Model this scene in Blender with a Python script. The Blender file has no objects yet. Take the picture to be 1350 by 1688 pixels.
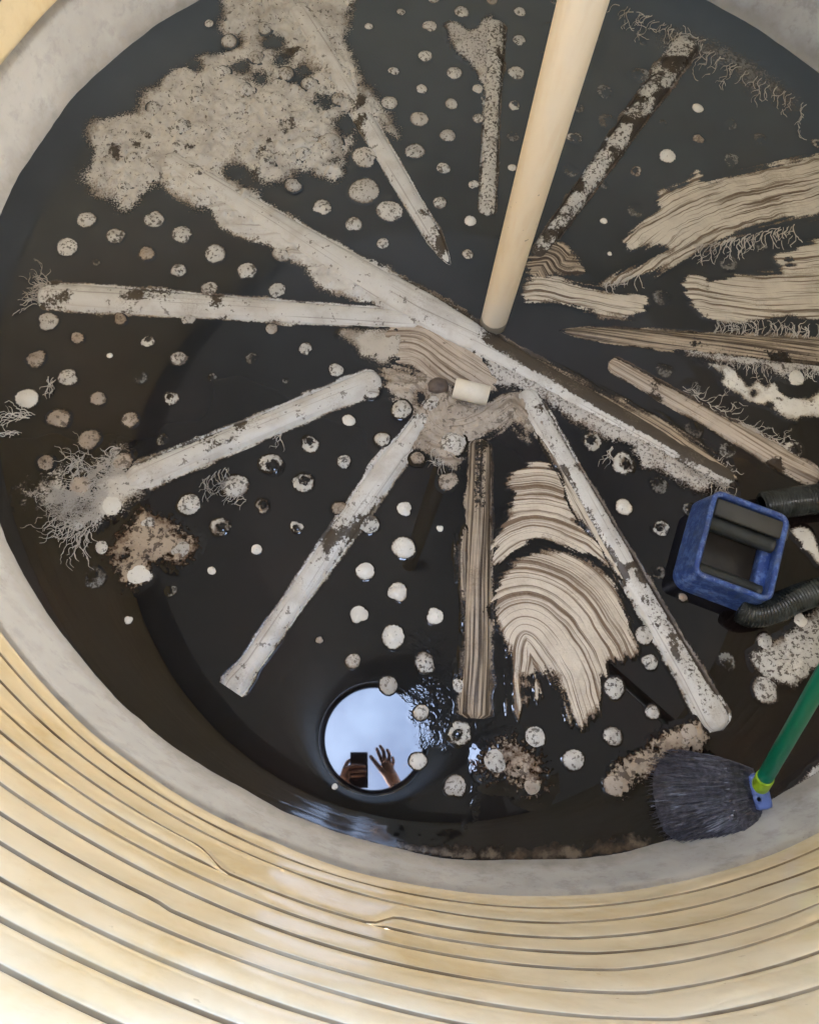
import bpy, bmesh, math, random
import numpy as np
from mathutils import Vector, Matrix
R_ = math.radians
sc = bpy.context.scene
C = sc.collection

# ------------------------------------------------------------------ camera, world, sun, exposure
S = 1.6                                   # camera height above the water, metres
F, NX, NY = 1274.2, 584.6, 1248.2         # focal length and the point straight below the camera (photo pixels)
CX, CY, RW, RC = 0.22001, 0.63466, 0.75923, 0.77943   # tank centre, waterline radius, wall radius (units of S)
_d = np.array([NX-675., -(NY-844.), -F]); _up = -_d/np.linalg.norm(_d)
_y = np.array([0, 1., 0])-_up*_up[1]; _y /= np.linalg.norm(_y)
M = np.stack([np.cross(_y, _up), _y, _up])            # camera axes -> world axes
CAM = np.array([-CX*S, -CY*S, S])

def G(px, py, z=0.0):
    """where the photo's pixel meets the level z"""
    d = M@np.array([px-675., -(py-844.), -F]); t = (z-S)/d[2]
    p = CAM+d*t
    return Vector((p[0], p[1], z))
def ray_at(px, py, depth):
    d = M@np.array([px-675., -(py-844.), -F]); return Vector(CAM+d*(depth/F))
def depth_of(p):
    return -float((M.T@(np.array(p)-CAM))[2])
def pxm(px, py, z=0.0):
    """metres per photo pixel at that place"""
    return depth_of(G(px, py, z))/F

cd = bpy.data.cameras.new("camera"); cam = bpy.data.objects.new("camera", cd); C.objects.link(cam)
cd.sensor_fit = 'HORIZONTAL'; cd.sensor_width = 36; cd.lens = F/1350*36; cd.clip_start = .004; cd.clip_end = 500
cam.matrix_world = Matrix.Translation(Vector(CAM)) @ Matrix([list(r) for r in M]).to_4x4()
sc.camera = cam

SUN_EL, SUN_AZ = R_(42), R_(-105)         # azimuth measured from +Y towards +X
w = bpy.data.worlds.new("World"); sc.world = w; w.use_nodes = True
nt = w.node_tree; sky = nt.nodes.new('ShaderNodeTexSky'); sky.sky_type = 'NISHITA'; sky.sun_disc = False
sky.sun_elevation = SUN_EL; sky.sun_rotation = SUN_AZ; sky.air_density = 1.0; sky.dust_density = 3.0
bg = nt.nodes['Background']; bg.inputs['Strength'].default_value = 0.15
tc = nt.nodes.new('ShaderNodeTexCoord'); cn = nt.nodes.new('ShaderNodeTexNoise'); nt.links.new(tc.outputs['Generated'], cn.inputs['Vector'])
cn.inputs['Scale'].default_value = 7; cn.inputs['Detail'].default_value = 5; cn.inputs['Roughness'].default_value = .55
cr_ = nt.nodes.new('ShaderNodeMapRange'); nt.links.new(cn.outputs[0], cr_.inputs[0]); cr_.inputs[1].default_value = .42; cr_.inputs[2].default_value = .78; cr_.inputs[4].default_value = .5
cm = nt.nodes.new('ShaderNodeMix'); cm.data_type = 'RGBA'; nt.links.new(cr_.outputs[0], cm.inputs[0]); nt.links.new(sky.outputs[0], cm.inputs[6]); cm.inputs[7].default_value = (3.7, 4.8, 6.5, 1)
nt.links.new(cm.outputs[2], bg.inputs['Color'])
sl = bpy.data.lights.new("sun", 'SUN'); sl.energy = 3.0; sl.angle = R_(.5); sl.color = (1, .96, .91)
sun = bpy.data.objects.new("sun", sl); C.objects.link(sun)
sd_ = Vector((math.sin(SUN_AZ)*math.cos(SUN_EL), math.cos(SUN_AZ)*math.cos(SUN_EL), math.sin(SUN_EL)))
sun.rotation_euler = sd_.to_track_quat('Z', 'Y').to_euler(); sun.location = sd_*20
sc.view_settings.view_transform = 'Standard'; sc.view_settings.look = 'None'
sc.view_settings.exposure = 6.0; sc.view_settings.gamma = 1
sc.cycles.max_bounces = 10; sc.cycles.diffuse_bounces = 7; sc.cycles.glossy_bounces = 5; sc.cycles.transmission_bounces = 6
sc.cycles.sample_clamp_indirect = 0
try: sc.cycles.use_guiding = True
except Exception: pass

# ------------------------------------------------------------------ numeric noise
def _hash(ix, iy, seed):
    h = (ix.astype(np.int64)*374761393 + iy.astype(np.int64)*668265263 + seed*1442695041) & 0xffffffff
    h = ((h ^ (h >> 13))*1274126177) & 0xffffffff
    return ((h ^ (h >> 16)) & 0xffff)/65535.0
def vnoise(x, y, seed=0):
    x = np.asarray(x, float); y = np.asarray(y, float)
    ix = np.floor(x); iy = np.floor(y); fx = x-ix; fy = y-iy
    fx = fx*fx*(3-2*fx); fy = fy*fy*(3-2*fy)
    a = _hash(ix, iy, seed); b = _hash(ix+1, iy, seed); c = _hash(ix, iy+1, seed); d = _hash(ix+1, iy+1, seed)
    return (a*(1-fx)+b*fx)*(1-fy)+(c*(1-fx)+d*fx)*fy
def fbm(x, y, seed=0, oct=4):
    s = 0; a = .5; t = 0
    for o in range(oct):
        s = s+a*vnoise(x*2**o+o*17.3, y*2**o-o*9.1, seed+o); t += a; a *= .55
    return s/t
rnd = random.Random(7)

# ------------------------------------------------------------------ materials
class NB:
    def __init__(s, name):
        s.m = bpy.data.materials.new(name); s.m.use_nodes = True; s.t = s.m.node_tree
        s.p = s.t.nodes['Principled BSDF']; s.out = s.t.nodes['Material Output']
    def n(s, typ, **kw):
        nd = s.t.nodes.new(typ)
        for k, v in kw.items(): setattr(nd, k, v)
        return nd
    def link(s, a, b): s.t.links.new(a, b)
    def val(s, sock, v):
        if isinstance(v, bpy.types.NodeSocket): s.link(v, sock)
        else: sock.default_value = v
    def math(s, op, a, b=0.0, c=0.0, clamp=False):
        nd = s.n('ShaderNodeMath', operation=op, use_clamp=clamp)
        s.val(nd.inputs[0], a); s.val(nd.inputs[1], b); s.val(nd.inputs[2], c); return nd.outputs[0]
    def mix(s, f, a, b):
        nd = s.n('ShaderNodeMix', data_type='RGBA'); s.val(nd.inputs[0], f)
        for k, v in ((6, a), (7, b)):
            if isinstance(v, tuple) and len(v) == 3: v = v+(1,)
            s.val(nd.inputs[k], v)
        return nd.outputs[2]
    def mixf(s, f, a, b):
        nd = s.n('ShaderNodeMix', data_type='FLOAT'); s.val(nd.inputs[0], f); s.val(nd.inputs[2], a); s.val(nd.inputs[3], b); return nd.outputs[0]
    def noise(s, vec, scale, detail=3, rough=.55, dist=0.0):
        nd = s.n('ShaderNodeTexNoise'); s.link(vec, nd.inputs['Vector']); nd.inputs['Scale'].default_value = scale
        nd.inputs['Detail'].default_value = detail; nd.inputs['Roughness'].default_value = rough; nd.inputs['Distortion'].default_value = dist
        return nd.outputs[0]
    def step(s, v, lo, hi):
        nd = s.n('ShaderNodeMapRange', interpolation_type='SMOOTHSTEP'); s.val(nd.inputs[0], v)
        s.val(nd.inputs[1], lo); s.val(nd.inputs[2], hi); return nd.outputs[0]
    def attr(s, name, out='Fac'):
        nd = s.n('ShaderNodeAttribute', attribute_name=name); return nd.outputs[out]
    def pos(s): return s.n('ShaderNodeNewGeometry').outputs['Position']
    def scalev(s, vec, sx, sy, sz):
        nd = s.n('ShaderNodeVectorMath', operation='MULTIPLY'); s.link(vec, nd.inputs[0]); nd.inputs[1].default_value = (sx, sy, sz); return nd.outputs[0]
    def bump(s, h, strength, dist):
        nd = s.n('ShaderNodeBump'); s.link(h, nd.inputs['Height']); nd.inputs['Strength'].default_value = strength
        nd.inputs['Distance'].default_value = dist; s.link(nd.outputs[0], s.p.inputs['Normal']); return nd

WATER = (.0125, .0100, .0085)
WATER_IOR = 1.40
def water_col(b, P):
    # pale bluish haze painted into the far water, brown-black sludge colour close by
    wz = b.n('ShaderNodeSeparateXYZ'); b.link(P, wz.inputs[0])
    haze = b.step(b.math('ADD', wz.outputs[1], b.math('MULTIPLY', b.math('SUBTRACT', b.noise(P, 2.2, 3), .5), .7)), -.55, 1.3)
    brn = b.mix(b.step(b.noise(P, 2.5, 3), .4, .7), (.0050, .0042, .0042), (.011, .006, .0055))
    return b.mix(haze, brn, (.085, .106, .128))
def mud(name, pale=(.62, .57, .49), stain=(.20, .13, .085), stripe=None, speck=None, tone=.25, rough=.28, bump=.4, edge=.5, fade=1.0, edge_brown=True, fine=240, wet=0.0, vary=0.0):
    b = NB(name); P = b.pos(); flow = b.attr('flow', 'Vector'); cov = b.attr('cov'); dirt_shade = b.attr('dirt_shade')
    col = pale
    tn = b.noise(P, 16, 4, .6)
    col = b.mix(b.math('MULTIPLY', b.step(tn, .42, .72), tone), pale, tuple(.45*a+.55*c for a, c in zip(pale, stain)))
    h = None
    if stripe:
        su, sv, lo, hi, amt = stripe
        fl = b.scalev(flow, su, sv, 1)
        s1 = b.noise(fl, 1.0, 3.5, .62, .35)
        sf = b.math('MULTIPLY', b.step(s1, lo, hi), amt)
        col = b.mix(sf, col, stain)
        s2 = b.noise(b.scalev(flow, su*1.7, sv*2.6, 1), 1.0, 2, .5, .2)
        col = b.mix(b.math('MULTIPLY', b.step(s2, .60, .70), amt*.75), col, tuple(.5*c for c in stain))
        h = b.math('MULTIPLY', s1, -1)
    grain = b.noise(P, 420, 3, .6)
    col = b.mix(b.math('MULTIPLY', b.step(grain, .5, .8), .35), col, tuple(.55*a+.45*c for a, c in zip(pale, stain)))
    if speck:
        sc_, th, amt = speck
        sp = b.noise(P, sc_, 3, .65)
        big = b.noise(P, sc_*.18, 2, .5)
        thr = b.math('SUBTRACT', th+.10, b.math('MULTIPLY', big, .2))
        spf = b.math('MULTIPLY', b.step(sp, thr, b.math('ADD', thr, .05)), amt)
        col = b.mix(spf, col, tuple(.35*c for c in stain))
    # dirt attribute (pipes add flank shade to it) broken up by fine noise
    dn = b.noise(P, fine*.6, 4, .7)
    df = b.step(b.math('ADD', dirt_shade, b.math('MULTIPLY', b.math('SUBTRACT', dn, .5), 1.3)), .42, .62)
    col = b.mix(df, col, tuple(.28*c for c in stain))
    if vary:
        rv = b.n('ShaderNodeObjectInfo').outputs['Random']
        col = b.mix(b.math('MULTIPLY', b.math('POWER', rv, 1.6), vary), col, tuple(1.1*c for c in stain))
        cov = b.math('SUBTRACT', cov, b.math('MULTIPLY', b.math('POWER', b.math('FRACT', b.math('MULTIPLY', rv, 7.13)), 2.0), vary*.55))
    en = b.noise(P, fine, 4, .65)
    c2 = b.math('ADD', cov, b.math('MULTIPLY', b.math('SUBTRACT', en, .5), edge))
    if edge_brown:
        col = b.mix(b.step(c2, .40, b.math('ADD', .50, b.math('MULTIPLY', b.step(b.noise(P, 13, 2, .5), .38, .66), .62))), tuple(1.05*c for c in stain), col)
    k = b.math('MULTIPLY', b.step(c2, .32, .60), fade)
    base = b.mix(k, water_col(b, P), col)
    b.link(base, b.p.inputs['Base Color'])
    b.link(b.mixf(k, .03, b.mixf(tn, rough*.6, rough*1.4)), b.p.inputs['Roughness'])
    b.p.inputs['IOR'].default_value = WATER_IOR
    hh = b.math('MULTIPLY', b.math('ADD', b.math('MULTIPLY', grain, .5), h if h is not None else tn), k)
    nb = b.bump(hh, bump, .003)
    if wet:
        w2 = b.n('ShaderNodeBump'); b.link(b.math('MULTIPLY', b.noise(P, 38, 3, .55, .5), k), w2.inputs['Height']); w2.inputs['Strength'].default_value = wet; w2.inputs['Distance'].default_value = .012
        b.link(w2.outputs[0], nb.inputs['Normal'])
    return b.m

def simple(name, col, rough=.4, var=.15, scale=30, bump=0.0, dark=None, ior=1.45, metallic=0):
    b = NB(name); P = b.pos(); n1 = b.noise(P, scale, 4, .6)
    dark = dark or tuple(c*.55 for c in col)
    c = b.mix(b.math('MULTIPLY', b.step(n1, .4, .75), min(1, var*2.5)), col, dark)
    b.link(c, b.p.inputs['Base Color']); b.p.inputs['Roughness'].default_value = rough; b.p.inputs['IOR'].default_value = ior
    b.p.inputs['Metallic'].default_value = metallic
    if bump: b.bump(b.noise(P, scale*6, 3, .6), bump, .002)
    return b.m

def poly_plastic(name, base, stain, trans, tfac, rough=.3, grime=.0, low=None, bmp=.12):
    """thick polyethylene: lets a little daylight through"""
    b = NB(name); P = b.pos()
    n1 = b.noise(b.scalev(P, 1, 1, .45), 4.2, 5, .62, .3); n2 = b.noise(b.scalev(P, 1, 1, .6), 11, 5, .65)
    f = b.math('ADD', b.math('MULTIPLY', b.step(n1, .42, .72), .75), b.math('MULTIPLY', b.step(n2, .5, .75), .35), clamp=True)
    c = b.mix(f, base, stain)
    n3 = b.noise(P, 22, 5, .7)
    if grime:
        c = b.mix(b.math('MULTIPLY', b.step(n3, .48, .66), grime), c, tuple(.4*x for x in stain))
    if low is not None:
        z = b.n('ShaderNodeSeparateXYZ'); b.link(P, z.inputs[0])
        zz = b.math('ADD', z.outputs[2], b.math('MULTIPLY', b.math('SUBTRACT', b.noise(P, 9, 4, .65), .5), .11))
        c = b.mix(b.math('MULTIPLY', b.math('SUBTRACT', 1, b.step(zz, .0, .075)), .75), c, low)
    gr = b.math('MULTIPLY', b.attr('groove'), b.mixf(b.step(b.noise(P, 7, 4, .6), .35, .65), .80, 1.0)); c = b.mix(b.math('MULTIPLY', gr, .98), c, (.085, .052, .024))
    spk = b.noise(P, 60, 3, .6)
    c = b.mix(b.math('MULTIPLY', b.step(spk, .70, .76), .35), c, tuple(.3*x for x in stain))
    b.link(c, b.p.inputs['Base Color']); b.link(b.mixf(gr, rough, .95), b.p.inputs['Roughness']); b.link(b.mixf(b.step(gr, .0, .5), .45, .0), b.p.inputs['Specular IOR Level'])
    tr = b.n('ShaderNodeBsdfTranslucent'); tr.inputs['Color'].default_value = trans+(1,)
    mx = b.n('ShaderNodeMixShader'); b.link(b.mixf(gr, tfac, 0.0), mx.inputs[0])
    b.link(b.p.outputs[0], mx.inputs[1]); b.link(tr.outputs[0], mx.inputs[2]); b.link(mx.outputs[0], b.out.inputs['Surface'])
    b.bump(b.math('ADD', n2, b.math('MULTIPLY', b.noise(P, 140, 2, .5), .25)), bmp, .006)
    return b.m

MT = {}
MT['wall'] = poly_plastic('cream_polyethylene', (.83, .76, .58), (.66, .49, .24), (.78, .58, .29), .0070, .14, .10, None, .02)
MT['cove'] = poly_plastic('grey_stained_polyethylene', (.46, .445, .415), (.32, .30, .265), (.5, .48, .44), .010, .20, .35, (.20, .17, .13))
MT['roof'] = poly_plastic('roof_polyethylene', (.40, .40, .385), (.30, .30, .29), (.64, .655, .64), .011, .85, .1)
MT['collar'] = simple('black_plastic', (.02, .02, .02), .5)
MT['lip'] = poly_plastic('pale_lip_plastic', (.7, .66, .58), (.6, .55, .45), (.7, .66, .58), .22, .4, .0)
MT['sheet'] = mud('clean_pale', (.64, .64, .625), (.25, .20, .155), (1.2, 48, .50, .74, .62), (62, .62, .7), .6, .15, .5, edge=1.2, wet=.22)
MT['speck'] = mud('speckled_pale', (.58, .575, .55), (.15, .115, .09), None, (120, .53, .9), .5, .30, .7, edge=1.2)
MT['knob'] = mud('knob_pale', (.64, .63, .60), (.18, .145, .115), None, (130, .55, .8), .6, .2, .6, edge=.9, wet=.15, vary=.45)
MT['ring'] = mud('patchy_pale', (.62, .61, .57), (.15, .115, .09), None, (80, .56, .8), .4, .16, .6, edge=1.6, fine=150, wet=.3, vary=.35)
MT['faint'] = mud('faint_grey', (.27, .27, .26), (.10, .085, .07), None, (100, .52, .9), .4, .25, .5, edge=1.8, fine=170, fade=.8, vary=.5)
MT['brown'] = mud('brownish_lump', (.47, .41, .35), (.18, .13, .09), None, (90, .55, .8), .7, .35, .7, edge=1.3, vary=.4)
MT['white'] = mud('bright_pale', (.74, .73, .69), (.36, .31, .25), None, (120, .63, .6), .3, .2, .5, edge=1.0, wet=.3, vary=.1)
MT['cloud'] = mud('grey_silt', (.62, .605, .57), (.22, .18, .145), None, (100, .595, .8), .8, .5, 1.0, edge=1.5)
MT['swept'] = mud('swept_streaks', (.62, .565, .475), (.14, .10, .068), (2.6, 105, .49, .60, .97), None, .35, .18, .7, edge=1.1, wet=.4)
MT['swirl'] = mud('swirled_streaks', (.68, .615, .52), (.16, .105, .065), (2.4, 105, .48, .60, .97), (28, .72, .6), .4, .12, .7, edge=1.0, wet=.6)
MT['grainy'] = mud('wood_like_streaks', (.53, .46, .385), (.15, .105, .072), (2.4, 110, .45, .62, .9), (60, .64, .5), .5, .2, .7, edge=1.2, wet=.4)
MT['mound'] = mud('tan_mud', (.48, .425, .365), (.19, .145, .105), (4, 70, .48, .68, .7), (70, .58, .6), .9, .2, 1.0, edge=1.3, wet=.6)
MT['brownstripe'] = mud('dark_brown_streaks', (.46, .38, .29), (.045, .030, .021), (2.0, 115, .42, .58, .97), None, .5, .14, .7, edge=1.2, wet=.5)
MT['sludge'] = mud('brown_sludge', (.20, .15, .10), (.075, .045, .026), None, None, 1.0, .3, .1, edge=.7, fine=40, fade=.75)
MT['froth'] = mud('frothy_grey', (.56, .545, .525), (.22, .175, .145), None, (150, .54, .8), .45, .3, 1.2, edge=1.5)
MT['thread'] = mud('thread_silt', (.50, .47, .42), (.2, .165, .13), None, None, .3, .4, .3, edge=.9)
MT['stainmud'] = mud('brown_silt', (.42, .345, .265), (.11, .062, .035), None, (70, .54, .8), 1.0, .3, .8, edge=1.6, fine=110, wet=.4)

bw = NB('dark_water'); P = bw.pos()
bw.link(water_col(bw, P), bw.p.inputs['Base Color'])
bw.p.inputs['Roughness'].default_value = .02; bw.p.inputs['IOR'].default_value = WATER_IOR
rip = None; wob = bw.noise(P, 22, 4, .65)
for (px, py, rx, ry) in ((728, 1170, .075, .085), (705, 1048, .045, .05), (770, 1150, .05, .10), (806, 1190, .05, .06), (782, 1312, .011, .042), (766, 1390, .009, .045), (1095, 1345, .03, .04), (1290, 1330, .05, .04)):
    g = G(px, py); dv = bw.n('ShaderNodeVectorMath', operation='SUBTRACT'); bw.link(P, dv.inputs[0]); dv.inputs[1].default_value = g
    ln = bw.n('ShaderNodeVectorMath', operation='LENGTH'); bw.link(bw.scalev(dv.outputs[0], 1/rx, 1/ry, 0), ln.inputs[0])
    m = bw.step(bw.math('ADD', ln.outputs['Value'], bw.math('MULTIPLY', bw.math('SUBTRACT', wob, .5), 1.6)), 1.1, .35); rip = m if rip is None else bw.math('MAXIMUM', rip, m)
wv = bw.math('ADD', bw.noise(P, 42, 2, .5, .8), bw.math('MULTIPLY', bw.step(bw.noise(P, 120, 2, .5), .58, .8), .30))
hh = bw.math('ADD', bw.math('MULTIPLY', wv, rip), bw.math('MULTIPLY', bw.noise(P, 12, 2, .5), .006))
bw.bump(hh, .15, .006)
MT['water'] = bw.m

# ------------------------------------------------------------------ object helpers
def tag(o, label=None, cat=None, group=None, kind=None):
    for k, v in (('label', label), ('category', cat), ('group', group), ('kind', kind)):
        if v: o[k] = v
    return o
def empty(name, loc=(0, 0, 0)):
    o = bpy.data.objects.new(name, None); C.objects.link(o); o.location = loc; return o
def mk(name, verts, faces, mat, parent=None, smooth=True, attrs=None, loc=None):
    me = bpy.data.meshes.new(name)
    me.from_pydata([tuple(v) for v in verts], [], [tuple(f) for f in faces])
    if smooth: me.shade_smooth()
    if mat: me.materials.append(mat)
    for k, v in (attrs or {}).items():
        v = np.asarray(v, np.float32)
        if v.ndim == 1:
            a = me.attributes.new(k, 'FLOAT', 'POINT'); a.data.foreach_set('value', v)
        else:
            a = me.attributes.new(k, 'FLOAT_VECTOR', 'POINT'); a.data.foreach_set('vector', v.ravel())
    o = bpy.data.objects.new(name, me); C.objects.link(o)
    if parent is not None:
        o.parent = parent
        o.matrix_parent_inverse = Matrix.Translation(parent.location).inverted() if parent.parent is None else Matrix.Identity(4)
    if loc is not None: o.location = loc
    return o
def bmo(name, bm, mat, parent=None, smooth=True):
    me = bpy.data.meshes.new(name); bm.to_mesh(me); bm.free()
    if smooth: me.shade_smooth()
    me.materials.append(mat); o = bpy.data.objects.new(name, me); C.objects.link(o)
    if parent is not None:
        o.parent = parent; o.matrix_parent_inverse = Matrix.Translation(parent.location).inverted()
    return o
def grid_faces(nu, nv, closed_v=False):
    f = []
    for i in range(nu-1):
        for j in range(nv if closed_v else nv-1):
            j2 = (j+1) % nv
            f.append((i*nv+j, (i+1)*nv+j, (i+1)*nv+j2, i*nv+j2))
    return f
def tube(path, rad, seg=16, cap=True):
    """verts, faces of a tube along path; rad: number or list"""
    path = [Vector(p) for p in path]; n = len(path)
    if not hasattr(rad, '__len__'): rad = [rad]*n
    V = []; up = Vector((0, 0, 1)); prev = None
    for i in range(n):
        t = (path[min(i+1, n-1)]-path[max(i-1, 0)]).normalized()
        if prev is None:
            a = up if abs(t.z) < .9 else Vector((1, 0, 0)); s = t.cross(a).normalized()
        else: s = (prev-t*prev.dot(t)).normalized()
        prev = s; q = t.cross(s)
        for k in range(seg):
            a = 2*math.pi*k/seg; V.append(path[i]+(s*math.cos(a)+q*math.sin(a))*rad[i])
    Fc = grid_faces(n, seg, True)
    if cap: Fc += [tuple(range(seg))[::-1], tuple(range((n-1)*seg, n*seg))]
    return V, Fc
def smoothpath(pts, n):
    pts = [Vector(p) for p in pts]; P = [pts[0]*2-pts[1]]+pts+[pts[-1]*2-pts[-2]]; out = []
    m = len(pts)-1
    for k in range(n):
        t = k/(n-1)*m; i = min(int(t), m-1); u = t-i; a, b, c, d = P[i:i+4]
        out.append(.5*((2*b)+(c-a)*u+(2*a-5*b+4*c-d)*u*u+(3*b-a-3*c+d)*u**3))
    return out
def box(bm, c, sx, sy, sz, rot=None, bevel=0):
    r = bmesh.ops.create_cube(bm, size=1)
    m = Matrix.Translation(c) @ (rot.to_4x4() if rot else Matrix.Identity(4)) @ Matrix.Diagonal((sx, sy, sz, 1))
    bmesh.ops.transform(bm, matrix=m, verts=r['verts'])
    if bevel:
        es = list({e for v in r['verts'] for e in v.link_edges})
        bmesh.ops.bevel(bm, geom=es, offset=bevel, segments=2, affect='EDGES', profile=.6)

# ------------------------------------------------------------------ setting: ground, floor, water, tank
n = 72
V = [(0, 0, -.05)]+[(rr*math.cos(2*math.pi*i/n), rr*math.sin(2*math.pi*i/n), -.05) for rr in (3, 20, 120) for i in range(n)]
Fc = [(0, 1+i, 1+(i+1) % n) for i in range(n)]+[(1+k*n+i, 1+(k+1)*n+i, 1+(k+1)*n+(i+1) % n, 1+k*n+(i+1) % n) for k in range(2) for i in range(n)]
tag(mk('ground', V, Fc, simple('dry_earth', (.30, .24, .17), .9, .3, 6)), kind='structure')
tank = empty('water_tank', (0, 0, 0))
tag(tank, 'round cream ribbed plastic tank seen from inside, wrapping all round the black water', 'water tank')
WRI = RW*S
n = 200
V = [(0, 0, -.02)]+[(WRI*.99*math.cos(2*math.pi*i/n), WRI*.99*math.sin(2*math.pi*i/n), -.02) for i in range(n)]
floor = tag(mk('tank_floor', V, [(0, 1+i, 1+(i+1) % n) for i in range(n)], MT['sheet'], attrs={'cov': np.ones(n+1)}), kind='structure')
rr = [0, .15, .35, .6, .8, .92, 1.0]
V = [(0, 0, 0)]; th = np.linspace(0, 2*math.pi, n, endpoint=False)
edge = WRI*1.004+.0
for q in rr[1:]:
    for a in th: V.append((edge*q*math.cos(a), edge*q*math.sin(a), 0))
Fc = [(0, 1+i, 1+(i+1) % n) for i in range(n)]
for k in range(len(rr)-2): Fc += [(1+k*n+i, 1+(k+1)*n+i, 1+(k+1)*n+(i+1) % n, 1+k*n+(i+1) % n) for i in range(n)]
tag(mk('water', V, Fc, MT['water']), kind='structure')

# creases between the moulded rings, heights measured at four azimuths (units of S)
def azi(px, py, zf):
    p = G(px, py, zf*S); return math.atan2(p.y, p.x)
tab = [(azi(0, 1203, .377), [.136, .195, .26, .324, .377, .432, .481, .534, .574, .614, .652, .692, .735]),
       (azi(441, 1402, .189), [.101, .185, .25, .315, .368, .42, .472, .522, .565, .608, .65, .69, .733]),
       (azi(950, 1546, .308), [.10, .173, .244, .308, .357, .403, .46, .508, .555, .60, .645, .69, .733]),
       (azi(1300, 1475, .259), [.108, .159, .211, .259, .303, .336, .385, .428, .49, .55, .61, .67, .725])]
tab.sort(key=lambda t: t[0])
A0 = [t[0] for t in tab]; top = .84
def crease(k, a):
    if k >= 13: return (.733+(k-12)*(top-.733)/2)*S
    xs = [A0[0]-2.2]+A0+[A0[-1]+1.9]
    mean = float(np.mean([t[1][k] for t in tab]))
    ys = [mean]+[t[1][k] for t in tab]+[mean]
    z = float(np.interp(a, xs, ys)) if xs[0] <= a <= xs[-1] else mean
    return z*S
aL, aR = azi(322, 1400, .30), azi(655, 1525, .30); aL2, aR2 = azi(385, 1445, .33), azi(600, 1528, .34)
def sm(x): x = min(1, max(0, x)); return x*x*(3-2*x)
def crease2(k, a):
    z = crease(k, a)
    z += .0018*math.sin(a*9+k*2.1)+.0012*math.sin(a*23+k*1.3)
    if k == 3 and aL < a < aR:
        f = sm((a-aL)/(aL2-aL))*sm((aR-a)/(aR-aR2)); z += (crease(4, a)+.002-z-.002)*f
    if k == 7:
        z += .010*sm((a-azi(262, 1490, .5))/.012)-.005
    return z
NA = 640
angs = np.linspace(-math.pi, math.pi, NA+1); angs[-1] = -math.pi      # the last column closes on the first
RCm = RC*S
NB_ = 15
for k in range(NB_):
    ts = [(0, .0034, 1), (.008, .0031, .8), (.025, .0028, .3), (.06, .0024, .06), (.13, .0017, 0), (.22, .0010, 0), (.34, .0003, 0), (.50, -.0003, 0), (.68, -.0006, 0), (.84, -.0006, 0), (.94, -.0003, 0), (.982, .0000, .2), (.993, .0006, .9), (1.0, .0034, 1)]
    nt_ = len(ts); V = []; gv = []
    for a in angs:
        z0, z1 = crease2(k, a), crease2(k+1, a)
        hgt = max(0.0, min(1, (z1-z0)/.06)); wv = (.0016*math.sin(a*7+k)+.0010*math.sin(a*31+k*3)+.004*(float(fbm(np.array(a*6+k*5), np.array(k*3.3), 9, 3))-.5))
        for j, (t, dr, gg) in enumerate(ts):
            tz = t if .1 < t < .9 else (t*.06/max(.02, z1-z0) if t < .5 else 1-(1-t)*.06/max(.02, z1-z0))
            r = RCm+dr*(.3+.7*hgt)+.004*(1-hgt)**2-wv*(1-abs(2*t-1)**3)
            V.append((r*math.cos(a), r*math.sin(a), z0+(z1-z0)*tz)); gv.append(gg)
    o = mk('wall_ring', V, [f[::-1] for f in grid_faces(NA+1, nt_)], MT['wall'], tank, attrs={'groove': gv})
# base cove
prof = [(.735, -.03), (.7525, -.008), (.7585, 0), (.7625, .012), (.7665, .03), (.7705, .055), (.7745, .08), (.7775, .1), (.785, .14)]
V = []
for a in angs:
    zt = crease2(0, a)
    for j, (r, z) in enumerate(prof):
        wob = .0012*math.sin(a*13)+.0010*math.sin(a*29+1)+.010*(float(fbm(np.array(a*14), np.array(z*9), 3, 5))-.5)
        zz = z*S
        if z > .02: zz = .02*S+(z-.02)/(.1-.02)*(zt-.02*S) if z <= .1 else zt+.02
        V.append(((r*S+wob*(.9 if z < .1 else 0))*math.cos(a), (r*S+wob*(.9 if z < .1 else 0))*math.sin(a), zz))
mk('base_cove', V, [f[::-1] for f in grid_faces(NA+1, len(prof))], MT['cove'], tank)
# roof with the round hatch the photograph is taken through
hc = G(617, 1217, -.93*S); HC = Vector((hc.x, hc.y)); HR = .118*S; RIM = .93*S
def roofz(r): return (.835+.30*max(0, 1-r/RC))*S
V = []; NT = 14
ro = RCm+.03
for i in range(180):
    a = 2*math.pi*i/180; d = Vector((math.cos(a), math.sin(a))); p0 = HC+d*(HR+.0215)
    b_ = p0.dot(d); t1 = -b_+math.sqrt(b_*b_-(p0.length_squared-ro*ro)); p1 = p0+d*t1
    for j in range(NT):
        f = (j/(NT-1))**1.3; p = p0.lerp(p1, f); z = roofz(p.length)
        z = z+(RIM-.008-z)*max(0, 1-f*6)
        V.append((p.x, p.y, z))
Fc = [((i % 180)*NT+j, (i % 180)*NT+j+1, ((i+1) % 180)*NT+j+1, ((i+1) % 180)*NT+j) for i in range(180) for j in range(NT-1)]
mk('roof', V, Fc, MT['roof'], tank)
def ring(name, mat, prof, parent, seg=96):
    V = []
    for i in range(seg):
        a = 2*math.pi*i/seg
        for (r, z) in prof: V.append((HC.x+r*math.cos(a), HC.y+r*math.sin(a), z))
    m = len(prof)
    Fc = [(i*m+j, i*m+(j+1) % m, ((i+1) % seg)*m+(j+1) % m, ((i+1) % seg)*m+j) for i in range(seg) for j in range(m)]
    return mk(name, V, Fc, mat, parent, smooth=False)
ring('hatch_collar', MT['collar'], [(HR, RIM-.012), (HR, RIM+.026), (HR+.012, RIM+.034), (HR+.014, RIM+.026), (HR+.014, RIM-.012)], tank)
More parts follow.
